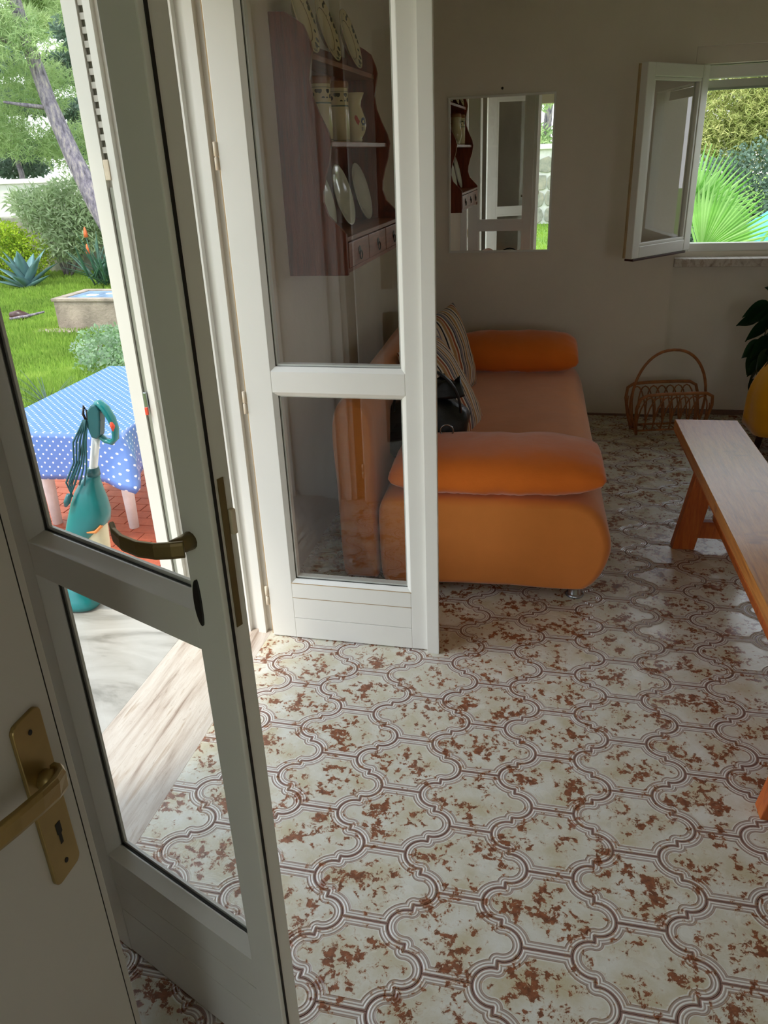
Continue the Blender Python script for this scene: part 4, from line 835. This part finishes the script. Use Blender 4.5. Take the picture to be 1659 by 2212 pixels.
# white plastic table and its cloth
TA = math.radians(2.0); TX, TY = -2.455, 2.38
tb = empty('garden_table', 'white plastic garden table on the terrace under the polka dot cloth', 'table', (TX, TY, -0.499), TA)
MB().prism([(x, y) for x, y in rrect(-0.42, 0.42, -0.73, 0.73, 0.06)], 0.690, 0.715).build('table_top', M['whiteplastic'], tb, bevel=0.003)
MB().prism([(x, y) for x, y in rrect(-0.36, 0.36, -0.66, 0.66, 0.06)], 0.640, 0.690).build('apron', M['whiteplastic'], tb)
lg = MB().tube([(0, 0, 0.66), (0, 0, 0.3), (0, 0, 0)], [0.044, 0.038, 0.030], 12).build('leg', M['whiteplastic'], tb, True); lg.location = (-0.30, -0.42, 0)
for p in ((0.23, -0.42, 0), (-0.30, 0.55, 0), (0.23, 0.55, 0)): dup(lg, p, tb)
def cloth():
    per = []; hx, hy = 0.426, 0.736; N1, N2 = 34, 50
    for k in range(N1): per.append((-hx + 2 * hx * k / N1, -hy))
    for k in range(N2): per.append((hx, -hy + 2 * hy * k / N2))
    for k in range(N1): per.append((hx - 2 * hx * k / N1, hy))
    for k in range(N2): per.append((-hx, hy - 2 * hy * k / N2))
    n = len(per); vs = []; uv = []; fs = []; rows = 9; drop = 0.275; s_ = 0; S = [0]
    for k in range(n): S.append(S[-1] + math.dist(per[k], per[(k + 1) % n]))
    for r_ in range(rows + 1):
        t_ = r_ / rows
        for k in range(n):
            x, y = per[k]; cd_ = min(math.dist((abs(x), abs(y)), (hx, hy)), 0.16) / 0.16
            c_ = (1 - cd_) ** 1.6; ox, oy = (x / hx) ** 5, (y / hy) ** 9
            L = math.hypot(ox, oy) or 1; ox /= L; oy /= L
            out = 0.012 * t_ + c_ * 0.12 * t_ + 0.006 * math.sin(k * .55) * t_ + 0.02 * math.sin(k * 1.7 + r_ * .5) * c_ * t_
            z_ = -drop * t_ * (1 - 0.02 * c_) - c_ * .045 * t_ + (0.003 if r_ == 0 else 0)
            tw = 0.05 * c_ * math.sin(t_ * 3.0)
            vs.append((x + ox * out - oy * tw, y + oy * out + ox * tw, 0.722 + z_)); uv.append((S[k], -drop * t_ + 5))
    for r_ in range(rows):
        for k in range(n): fs.append((r_ * n + k, (r_ + 1) * n + k, (r_ + 1) * n + (k + 1) % n, r_ * n + (k + 1) % n))
    o0 = len(vs); gx, gy = 14, 24
    for i in range(gx + 1):
        for j in range(gy + 1):
            x = -hx + 2 * hx * i / gx; y = -hy + 2 * hy * j / gy; e_ = min(hx - abs(x), hy - abs(y))
            vs.append((x, y, 0.725 + 0.0015 * noise.noise(Vector((x * 6, y * 6, 0))) * (1 if e_ > .01 else 0))); uv.append((x, y))
    for i in range(gx):
        for j in range(gy): a = o0 + i * (gy + 1) + j; fs.append((a, a + gy + 1, a + gy + 2, a + 1))
    me = bpy.data.meshes.new('polka_dot_tablecloth'); me.from_pydata(vs, [], fs); ul = me.uv_layers.new(name='UVMap')
    for p in me.polygons:
        us = [uv[me.loops[l].vertex_index][0] for l in p.loop_indices]; wrap = max(us) - min(us) > 1.5 and p.vertices[0] < o0
        for l in p.loop_indices:
            q = uv[me.loops[l].vertex_index]; ul.data[l].uv = (q[0] + (S[-1] if (wrap and q[0] < 1) else 0), q[1])
        p.use_smooth = p.vertices[0] < o0
    me.materials.append(M['oil']); me.materials.append(M['oilback'])
    o = bpy.data.objects.new('polka_dot_tablecloth', me); COL.objects.link(o); m_ = o.modifiers.new('s', 'SOLIDIFY'); m_.thickness = 0.002; m_.offset = -1; m_.material_offset = 1; m_.material_offset_rim = 1
    o.location = (TX, TY, -0.499); o.rotation_euler = (0, 0, TA); return o
tag(cloth(), 'blue oilcloth with white polka dots hanging over the garden table', 'tablecloth')

# teal upright vacuum cleaner on the landing
VY = 0.33
vc = empty('upright_vacuum_cleaner', 'teal upright vacuum cleaner with loop handle parked on the landing outside', 'vacuum cleaner', (-1.44, VY, 0.0))
X0 = -1.44
def VP(x, z_, y=0.0): return (x - X0, y, z_)
MB().tube([VP(-1.213, .715), VP(-1.257, .573), VP(-1.30, .44)], 0.0145, 14).build('tube', M['whiteplastic'], vc, True)
MB().prism([(x - X0, z_) for x, z_ in ((-1.200, .822), (-1.221, .80), (-1.229, .74), (-1.222, .705), (-1.200, .700), (-1.188, .715), (-1.176, .765), (-1.172, .80), (-1.182, .826))], -0.024, 0.016, 'y').build('grip', M['teal_dark'], vc, bevel=0.006)
MB().tube([VP(-1.190, .822), VP(-1.178, .825), VP(-1.160, .806), VP(-1.143, .770), VP(-1.136, .735), VP(-1.142, .700), VP(-1.158, .685), VP(-1.180, .690), VP(-1.203, .708), VP(-1.218, .73)], [.018, .020, .021, .020, .018, .017, .016, .015, .015, .015], 12, flat=0.62).build('handle_loop', M['teal'], vc, True)
MB().tube([VP(-1.1415, .768, -.012), VP(-1.1365, .748, -.013), VP(-1.1365, .728, -.012)], [0.006, .0085, .005], 10).build('switch', M['red'], vc, True)
MB().tube([VP(-1.229, .765, -.02), VP(-1.236, .79, -.02), VP(-1.228, .818, -.02), VP(-1.219, .80, -.02), VP(-1.222, .772, -.02)], 0.0045, 8, closed=True).build('cord_hook', M['black'], vc, True)
def sect(xa, xb, z_, ty): 
    c_ = (xa + xb) / 2 - X0; w_ = (xb - xa) / 2
    return [(c_ + w_ * math.copysign(abs(math.cos(a)) ** .8, math.cos(a)), ty * math.copysign(abs(math.sin(a)) ** .8, math.sin(a)), z_ + (0.0)) for a in [2 * PI * q / 24 for q in range(24)]]
MB().loft([sect(-1.276, -1.236, .585, .022), sect(-1.278, -1.236, .555, .024)]).build('bag_collar', M['teal_dark'], vc, True)
MB().loft([sect(-1.284, -1.240, .556, .026), sect(-1.312, -1.243, .53, .036), sect(-1.338, -1.240, .495, .046), sect(-1.360, -1.233, .455, .054), sect(-1.380, -1.230, .41, .060), sect(-1.396, -1.240, .372, .062), sect(-1.408, -1.275, .338, .062), sect(-1.420, -1.318, .305, .058), sect(-1.430, -1.350, .27, .052), sect(-1.446, -1.385, .22, .046), sect(-1.46, -1.41, .16, .04), sect(-1.47, -1.42, .10, .035)]).build('dust_bag_cover', M['teal'], vc, True)
MB().loft([sect(-1.308, -1.250, .40, .03), sect(-1.318, -1.252, .34, .034), sect(-1.345, -1.262, .24, .04), sect(-1.38, -1.285, .14, .045), sect(-1.40, -1.30, .075, .045)]).build('motor_housing', M['cream'], vc, True)
MB().tube([VP(-1.298, .352, -.046), VP(-1.270, .350, -.040), VP(-1.247, .372, -.03)], 0.012, 10, flat=.6).build('bag_latch', M['orange_plastic'], vc, True)
MB().loft([sect(-1.535, -1.355, .004, .062), sect(-1.540, -1.350, .02, .066), sect(-1.530, -1.36, .045, .060), sect(-1.49, -1.39, .068, .044), sect(-1.47, -1.40, .10, .034)]).build('floor_nozzle', M['teal'], vc, True)
for k in range(4):
    a = k * .008; MB().tube([VP(-1.226 - a * .3, .772, -.028), VP(-1.245 - a, .70, -.036 - a), VP(-1.262 - a * 1.2, .62, -.05), VP(-1.30 - a * 1.5, .545, -.055), VP(-1.333 + a * .5, .492, -.056)], 0.0035, 6).build('cord', M['cord'], vc, True)
    MB().tube([VP(-1.224 - a * .2, .768, -.022), VP(-1.236 - a * .4, .70, -.034), VP(-1.246 - a * 1.6, .60, -.05), VP(-1.262 - a * 2.4, .54, -.06)], 0.0032, 6).build('cord', M['cord'], vc, True)
MB().tube([VP(-1.33, .50, -.06), VP(-1.345, .472, -.062), VP(-1.356, .455, -.06)], [.010, .012, .006], 10).build('plug', M['teal_dark'], vc, True)

# foliage made of small leaf or needle cards, all one mesh per plant
def cards(blobs, n, L, Wd, shell=0.55, up=0.0, seed=1, needle=False):
    rd = random.Random(seed); vs = []; fs = []; tot = sum(b[3] * b[4] * b[5] for b in blobs)
    for b in blobs:
        for _ in range(int(n * b[3] * b[4] * b[5] / tot)):
            a = rd.uniform(0, 2 * PI); cz = rd.uniform(-1, 1); sz = math.sqrt(1 - cz * cz); rr = (shell + (1 - shell) * rd.random()) if rd.random() < .8 else rd.random()
            dx, dy, dz = sz * math.cos(a), sz * math.sin(a), cz
            p = (b[0] + b[3] * rr * dx, b[1] + b[4] * rr * dy, b[2] + b[5] * rr * dz)
            reps = 5 if needle else 1
            for _k in range(reps):
                v = Vector((dx * .5 + rd.uniform(-1, 1), dy * .5 + rd.uniform(-1, 1), dz * .3 + up + rd.uniform(-1, 1)))
                if v.length < .1: continue
                v.normalize(); s_ = v.cross(Vector((rd.uniform(-1, 1), rd.uniform(-1, 1), rd.uniform(-1, 1)))); 
                if s_.length < .05: continue
                s_.normalize(); l_ = L * rd.uniform(.6, 1.3); w_ = Wd * rd.uniform(.7, 1.3); o = len(vs)
                if needle: vs += [(p[0] - s_.x * w_, p[1] - s_.y * w_, p[2] - s_.z * w_), (p[0] + s_.x * w_, p[1] + s_.y * w_, p[2] + s_.z * w_), (p[0] + v.x * l_, p[1] + v.y * l_, p[2] + v.z * l_)]; fs.append((o, o + 1, o + 2))
                else:
                    m_ = (p[0] + v.x * l_ * .45, p[1] + v.y * l_ * .45, p[2] + v.z * l_ * .45)
                    vs += [p, (m_[0] - s_.x * w_, m_[1] - s_.y * w_, m_[2] - s_.z * w_), (p[0] + v.x * l_, p[1] + v.y * l_, p[2] + v.z * l_), (m_[0] + s_.x * w_, m_[1] + s_.y * w_, m_[2] + s_.z * w_)]; fs.append((o, o + 1, o + 2, o + 3))
    m = MB(); m.v = vs; m.f = fs; return m
def cbuild(m, name, mat, parent=None):
    me = bpy.data.meshes.new(name); me.from_pydata(m.v, [], m.f); me.materials.append(mat); me.update()
    o = bpy.data.objects.new(name, me); COL.objects.link(o)
    if parent is not None: o.parent = parent
    return o
def crown(cx, cy, z0, z1, r, n, seed):
    rd = random.Random(seed); o = []
    for k in range(n):
        t_ = k / n; o.append((cx + rd.uniform(-r, r), cy + rd.uniform(-r, r) * .7, z0 + (z1 - z0) * t_ + rd.uniform(-.3, .3), rd.uniform(.5, 1.0) * r * .5, rd.uniform(.5, 1.0) * r * .5, rd.uniform(.28, .5) * r * .42))
    return o
pn = empty('leaning_pine_tree', 'pine tree with leaning grey trunk behind the lawn, outside the french door', 'tree', (-8.2, 12.0, -0.55))
def rel(b, o): return [(x[0] - o[0], x[1] - o[1], x[2] - o[2]) + tuple(x[3:]) for x in b]
O = (-8.2, 12.0, -0.55)
tr = [(.62, 0, 0), (.22, 0, .8), (-.12, 0, 1.5), (-.42, 0, 2.3), (-.70, 0, 3.2), (-.86, 0, 4.0), (-1.05, .05, 4.9), (-1.3, .1, 6.2), (-1.5, .1, 7.8)]
MB().tube(tr, [.24, .20, .18, .155, .13, .12, .11, .09, .06], 14).build('trunk', M['bark'], pn, True)
for pts in ([(-.66, 0, 3.1), (-1.0, -.2, 3.15), (-1.4, -.3, 3.22)], [(-.7, 0, 3.9), (-1.6, -.5, 4.4), (-2.8, -.6, 4.7)], [(-1.0, 0, 4.9), (-.2, .4, 5.6), (1.2, .6, 6.3)], [(-1.1, 0, 5.2), (-2.2, .4, 5.8), (-3.4, .5, 6.2)]):
    MB().tube(pts, [.045, .035, .02], 8).build('branch', M['bark'], pn, True)
bl = [(-9.8, 12.2, 5.4, 1.6, 1.1, .7), (-8.2, 12.6, 5.6, 1.5, 1.1, .7), (-11.2, 12.4, 5.0, 1.4, 1.1, .7), (-9.0, 12.3, 6.6, 2.2, 1.4, .8), (-11.4, 12.3, 6.4, 1.5, 1.2, .7), (-9.9, 11.7, 4.0, .8, .6, .5), (-8.0, 12.5, 4.1, .7, .7, .45), (-10.8, 12.2, 3.6, .9, .8, .55), (-9.7, 12.9, 3.0, .8, .7, .5), (-10.6, 12.6, 2.4, .7, .7, .45), (-8.2, 12.9, 3.0, .5, .5, .4), (-9.4, 11.5, 3.7, .9, .35, .5), (-8.7, 11.5, 3.5, .4, .3, .35), (-9.9, 12.6, 2.1, .9, .5, .4), (-9.2, 12.9, 1.9, .7, .5, .5), (-8.4, 12.9, 2.2, .5, .5, .5)]
cbuild(cards(rel(bl, O), 34000, .15, .0075, seed=3, needle=True), 'foliage', M['pine'], pn)
def tree(name, lab, o, trunk, blobs, mat, n, L, Wd, seed, needle=True, grp=None, cat='tree', r0=.16):
    t_ = empty(name, lab, cat, o, 0, grp)
    MB().tube([(a[0] - o[0], a[1] - o[1], a[2] - o[2]) for a in trunk], [r0 * (1 - .6 * k / (len(trunk) - 1)) for k in range(len(trunk))], 10).build('trunk', M['bark'], t_, True)
    cbuild(cards(rel(blobs, o), n, L, Wd, seed=seed, needle=needle), 'foliage', mat, t_); return t_
tree('pine_tree', 'bushy pine filling the top corner beyond the garden wall', (-15.5, 18, -.55), [(-15.5, 18, -.55), (-15.2, 18, 2), (-15.4, 18, 6)], crown(-14.8, 18, 2.0, 9.0, 2.6, 14, 11), M['pine'], 16000, .26, .012, 12)
tree('pine_tree', 'pine beyond the garden wall behind the leaning trunk', (-14.6, 25, -.55), [(-14.6, 25, -.55), (-14.8, 25, 2.5), (-14.6, 25, 6)], crown(-14.8, 25, 2.4, 10.5, 2.9, 16, 21), M['pine'], 20000, .32, .015, 22)
tree('broadleaf_tree', 'small leafy tree growing between the pines above the garden wall', (-13.2, 16.6, -.55), [(-13.2, 16.6, -.55), (-13.1, 16.6, 1.5), (-13.3, 16.6, 3)], crown(-12.6, 16.6, 1.6, 4.4, 1.8, 12, 31), M['greybush'], 15000, .16, .035, 32, needle=False, r0=.1)

# garden walls beyond the lawn
gw = tag(box(-22, -3, 14.2, 14.55, -0.6, 0.62).build('wall_garden', M['stone'], bevel=0.02), 'grey retaining wall at the end of the lawn', 'wall', kind='structure')
uw = tag(box(-24, -3, 15.6, 15.8, -0.6, 1.28).build('wall_boundary', M['white_hull']), 'white sunlit boundary wall above the retaining wall', 'wall', kind='structure')
cp = box(-1.48, 1.48, -0.16, 0.16, 0, 0.10, 0.01).build('coping_block', M['white_hull'], uw)
for k in range(7): (cp if k == 0 else dup(cp, None, uw)).location = (-22 + 3 * k, 15.7, 1.28)

def shrub(name, lab, o, blobs, mat, n, L, Wd, seed, stems=5):
    t_ = empty(name, lab, 'shrub', o)
    rd = random.Random(seed)
    for k in range(stems):
        b = blobs[k % len(blobs)]; MB().tube([(rd.uniform(-.1, .1), rd.uniform(-.1, .1), 0), ((b[0] - o[0]) * .6, (b[1] - o[1]) * .6, (b[2] - o[2]) * .6), (b[0] - o[0], b[1] - o[1], b[2] - o[2])], [.03, .02, .01], 6).build('stem', M['bark'], t_, True)
    cbuild(cards(rel(blobs, o), n, L, Wd, seed=seed), 'foliage', mat, t_)
shrub('flowering_bush', 'yellow green bush behind the agave', (-11.4, 12.7, -.55), [(-11.4, 12.7, 0.1, .95, .6, .62), (-10.7, 12.9, -.05, .55, .5, .5), (-12.2, 12.7, 0.05, .7, .6, .6), (-11.0, 12.8, .35, .4, .4, .3)], M['bushy'], 14000, .06, .018, 41)
shrub('oleander_bush', 'arching oleander bush with long pale leaves over the retaining wall', (-10.2, 13.5, -.55), [(-10.3, 13.4, .75, .75, .5, .42), (-9.6, 13.3, .45, .6, .45, .5), (-10.0, 13.2, .15, .45, .4, .35), (-9.1, 13.5, .75, .5, .4, .4), (-10.9, 13.6, .95, .45, .4, .3), (-9.9, 13.6, 1.15, .6, .4, .25)], M['oleander'], 7500, .17, .017, 42)
shrub('ivy_mound', 'grey green weeds with pale leaves in front of the concrete well', (-5.35, 6.7, -.55), [(-5.1, 6.6, -.47, .5, .45, .17), (-5.6, 7.3, -.48, .4, .3, .14), (-4.7, 6.0, -.48, .5, .4, .14), (-5.15, 7.3, -.40, .3, .3, .18)], M['weeds'], 3600, .05, .018, 43, stems=3)

def sword_leaf(L, w_, az, el, curl=0.35, cup=0.3):
    rings = []; n = 9; p = Vector((0, 0, 0)); e_ = el
    for k in range(n + 1):
        t_ = k / n; wd = w_ * (0.55 + 1.5 * t_ - 2.05 * t_ * t_) * 1.25 if t_ < 1 else 0.002; wd = max(wd, 0.002); th = 0.16 * wd + .001
        d_ = Vector((math.cos(az) * math.cos(e_), math.sin(az) * math.cos(e_), math.sin(e_))); s_ = Vector((-math.sin(az), math.cos(az), 0)); u_ = s_.cross(d_) * -1
        rings.append([p - s_ * wd + u_ * wd * cup, p - u_ * th, p + s_ * wd + u_ * wd * cup, p + u_ * th * .4])
        p = p + d_ * (L / n); e_ -= curl / n
    return MB().loft(rings)
ag = empty('agave_plant', 'big blue green agave at the far side of the lawn', 'plant', (-10.05, 11.85, -.55))
for az, el, L_, w_ in ((200, 72, .78, .085), (250, 62, .80, .09), (300, 66, .86, .09), (340, 52, .85, .085), (15, 40, .82, .085), (180, 40, .72, .085), (225, 30, .66, .09), (285, 34, .66, .09), (190, 12, .72, .075), (350, 20, .70, .08), (100, 55, .8, .085), (60, 60, .85, .085), (140, 50, .8, .085)):
    sword_leaf(L_ * 1.0, w_ * 1.35, math.radians(az), math.radians(el), curl=.25 if el > 30 else -.1).build('agave_leaf', M['agave'], ag, True)
al = empty('aloe_plant', 'dark spiky aloe clump with two orange flower spikes beside the well', 'plant', (-8.45, 11.95, -.55))
rd = random.Random(5)
for k in range(46):
    a = rd.uniform(0, 2 * PI); sword_leaf(rd.uniform(.45, .68), .021, a, math.radians(rd.uniform(14, 78)), curl=rd.uniform(-.2, .5)).xf(Matrix.Scale(1.35, 4)).xf(Matrix.Translation((rd.uniform(-.22, .22), rd.uniform(-.2, .2), rd.uniform(0, .22)))).build('aloe_leaf', M['aloe'], al, True)
for x_, z_ in ((-.12, .62), (-.10, .92)):
    MB().tube([(x_ * .6, -.1, .3), (x_, -.12, z_)], [.012, .008], 6).build('flower_stalk', M['aloe'], al, True)
    MB().lathe([(0.0001, 0), (.04, .01), (.034, .10), (.012, .18), (.0001, .19)], 10, (x_, -.12, z_)).build('flower_spike', M['aloeflower'], al, True)

wl = empty('concrete_well', 'square concrete well box with blue lid standing on the lawn', 'well', (-6.15, 8.42, -.55))
m = MB(); m.box(-.64, .64, -.42, .42, 0, .40); m.build('well_box', M['conc'], wl, bevel=0.02)
m = MB(); m.box(-.66, .66, -.44, -.33, .40, .445); m.box(-.66, .66, .33, .44, .40, .445); m.box(-.66, -.53, -.33, .33, .40, .445); m.box(.53, .66, -.33, .33, .40, .445); m.build('rim', M['conc'], wl, bevel=0.01)
ld = box(-.52, .52, -.32, .32, .402, .43, 0.006).build('lid', M['tinroof'], wl)
box(-.30, -.14, -.10, -.02, .43, .442, 0.003).build('paint_chip', M['white_hull'], ld)
box(-.06, .12, .02, .09, .43, .441, 0.003).build('paint_chip', M['white_hull'], ld)
box(-.9, -.2, -.66, -.44, -.02, .03, 0.015).build('footing_slab', M['conc'], wl)
lo = MB().tube([(-.16, 0, .07), (-.04, .02, .09), (.12, 0, .06)], [.07, .08, .06], 10).build('log', M['darkwood'], None, True); lo.location = (-7.85, 8.62, -.55)
tag(lo, 'short dark log lying on the lawn', 'log')
lo = MB().tube([(-.30, 0, .0), (-.02, .03, .0), (.26, 0, .03)], [.02, .022, .014], 8).build('stick', M['bark'], None, True); lo.location = (-7.66, 8.55, -.46); lo.rotation_euler = (0, math.radians(-6), .2)
tag(lo, 'thin pale stick resting across the log on the lawn', 'stick')

# grass
rd = random.Random(9); vs = []; fs = []
def blade(x, y, z_, h, w_):
    a = rd.uniform(0, PI * 2); lx, ly = rd.uniform(-.5, .5) * h, rd.uniform(-.5, .5) * h; cx_, sy_ = math.cos(a) * w_, math.sin(a) * w_; o = len(vs)
    vs.extend([(x - cx_, y - sy_, z_), (x + cx_, y + sy_, z_), (x + lx, y + ly, z_ + h)]); fs.append((o, o + 1, o + 2))
for k in range(120000):
    y = 3.95 + 10.2 * rd.random() ** 1.25; u = rd.uniform(-1.02, -.42); x = CAM[0] + u * (y - CAM[1]) * 1.02
    if x > -1.3 and y < 3.9: continue
    if -6.8 < x < -5.5 and 7.95 < y < 8.9: continue
    dst = math.hypot(x, y); c_ = noise.noise(Vector((x * .9, y * .9, 0))); h = (0.045 + .04 * max(0, c_ + .2)) * rd.uniform(.6, 1.5)
    blade(x, y, -.552, h, .004 + .0008 * dst)
for k in range(16000):
    x = rd.uniform(-7, -4.15); y = rd.uniform(-2, 4.2); blade(x, y, -.552, rd.uniform(.04, .09), .007)
m = MB(); m.v = vs; m.f = fs; o = cbuild(m, 'lawn_grass', M['grass']); tag(o, 'bright green grass covering the lawn', 'grass', kind='stuff')
vs = []; fs = []
for k in range(12000): blade(rd.uniform(-2.5, 1.8), -4.3 - 8.0 * rd.random(), -.102, rd.uniform(.04, .10), .008)
m = MB(); m.v = vs; m.f = fs; o = cbuild(m, 'back_garden_grass', M['grass']); tag(o, 'grass of the back garden reflected low in the mirror', 'grass', kind='stuff')
tf = empty('grass_tuft', 'dark spiky grass tuft growing just beyond the garden table', 'plant', (-4.45, 4.35, -.55))
for k in range(34): sword_leaf(rd.uniform(.25, .5), .006, rd.uniform(0, 2 * PI), math.radians(rd.uniform(25, 82)), curl=.5).build('tuft_leaf', M['greybush'], tf, True)

# behind the back window
tree('sunlit_pine_tree', 'yellowish sunlit pine seen through the top of the back window', (2.6, 11.5, -.55), [(2.6, 11.5, -.55), (2.7, 11.5, 1.6), (2.9, 11.5, 4)], [(2.3, 11.5, 2.2, 1.1, .8, .7), (3.6, 11.2, 2.3, 1.2, .8, .8), (2.9, 11.8, 1.5, .9, .7, .45), (4.6, 11.5, 2.6, 1.2, .9, .8), (1.2, 11.6, 2.4, .9, .8, .7), (3.2, 11.6, 3.4, 2.4, 1.0, .9), (2.2, 11.2, 1.7, .9, .5, .5), (3.3, 11.0, 1.8, .9, .5, .5), (4.4, 11.2, 1.9, .9, .5, .5)], M['pine_sun'], 52000, .085, .0065, 61)
shrub('grey_green_bush', 'grey green bush beside the palm outside the back window', (3.35, 9.6, -.55), [(3.3, 9.6, .7, .65, .5, .75), (4.2, 9.8, .6, .8, .5, .9), (2.3, 10.2, .2, .9, .5, .75), (1.4, 10.3, .4, .7, .5, .8), (2.9, 10.4, 1.0, 1.0, .4, .6), (4.6, 10.4, 1.2, .9, .4, .8), (1.6, 10.6, 1.0, .9, .4, .5)], M['greybush'], 42000, .065, .016, 62)
pa = empty('fan_palm', 'bright green fan palm outside the back window', 'palm', (1.75, 6.5, -.55))
def fan(hub, normal_az, tilt, R_, n, spread, roll):
    vs = []; fs = []
    mt = Matrix.Translation(hub) @ Matrix.Rotation(normal_az, 4, 'Z') @ Matrix.Rotation(tilt, 4, 'X') @ Matrix.Rotation(roll, 4, 'Y')
    for k in range(n):
        a = (k / (n - 1) - .5) * spread; ca, sa = math.sin(a), math.cos(a); o = len(vs); Lr = R_ * (0.82 + .18 * math.cos(a)) * (1 + .05 * math.sin(k * 5)); hw = R_ * spread / n * .40
        for t_, wq in ((0, .15), (.35, 1.0), (.6, .9), (.85, .45), (1.0, .03)):
            px, pz = ca * Lr * t_, sa * Lr * t_; dr_ = -.10 * R_ * t_ ** 3
            q = (ca * 0, 0); nx_, nz_ = sa * hw * wq, -ca * hw * wq
            vs += [(px - nx_, dr_ + .010, pz - nz_), (px, dr_ - .006, pz), (px + nx_, dr_ + .010, pz + nz_)]
        for i in range(4): b = o + i * 3; fs += [(b, b + 1, b + 4, b + 3), (b + 1, b + 2, b + 5, b + 4)]
    m = MB(); m.v = [tuple(mt @ Vector(p)) for p in vs]; m.f = fs; cbuild(m, 'palm_frond', M['palm'], pa)
    p0_ = mt @ Vector((0, 0, 0)); MB().tube([(0, 0, .35), (p0_.x * .6, p0_.y * .6, .35 + (p0_.z - .35) * .7), tuple(p0_)], [.02, .014, .010], 6).build('petiole', M['palm'], pa, True)
MB().tube([(0, 0, 0), (0, 0, .25), (0, 0, .42)], [.13, .15, .10], 14).build('trunk', M['bark'], pa, True)
fan((-.22, -.3, 1.17), math.radians(-4), math.radians(-12), .66, 30, math.radians(130), math.radians(48))
fan((-.30, .05, 1.40), math.radians(14), math.radians(-22), .72, 28, math.radians(110), math.radians(34))
fan((-.42, .35, 1.30), math.radians(-10), math.radians(20), .70, 26, math.radians(140), math.radians(0))
fan((.55, .2, 1.45), math.radians(10), math.radians(10), .50, 28, math.radians(140), math.radians(50))
tp_ = empty('turquoise_garden_tent', 'pale turquoise garden tent beyond the palm', 'tent', (2.9, 8.2, -.55))
MB().prism([(-.95, .0), (-.75, 1.05), (-.05, 1.52), (.65, 1.05), (.85, 0.0)], -.5, .5, 'y').build('tent_body', M['turq'], tp_, bevel=.01)
box(-.80, .70, -.515, -.500, 1.02, 1.07).build('tent_hem', M['white_hull'], tp_)

# back garden seen only in the mirror
sw_ = tag(box(-4, 3, -12.9, -12.55, -0.1, 1.55).build('wall_stone', M['mortar']), 'rubble stone wall with white joints reflected in the mirror', 'wall', kind='structure')
rd = random.Random(4); sx = []
for r_ in range(4):
    x = -2.2 + rd.uniform(0, .2)
    while x < 1.6:
        w_ = rd.uniform(.26, .42); cx_, cz_ = x + w_ / 2, .10 + r_ * .37 + .0; pts = []
        for k in range(9):
            a = 2 * PI * k / 9; pts.append((cx_ + w_ * .485 * math.copysign(abs(math.cos(a)) ** .6, math.cos(a)) * rd.uniform(.88, 1.02), cz_ + .175 * math.copysign(abs(math.sin(a)) ** .6, math.sin(a)) * rd.uniform(.85, 1.1)))
        MB().prism(pts, -12.56, -12.515, 'y').build('stone', M['stone'], sw_, bevel=.012); x += w_
box(-4, 3, -12.95, -12.48, 1.55, 1.66, .02).build('coping', M['white_hull'], sw_)
tree('back_garden_tree', 'leafy tree above the stone wall reflected in the mirror', (-.6, -15, -.1), [(-.6, -15, -.1), (-.5, -15, 2), (-.4, -15, 4)], crown(-.3, -15, 2.0, 5.5, 2.2, 12, 71), M['pine'], 9000, .2, .03, 72, needle=False)
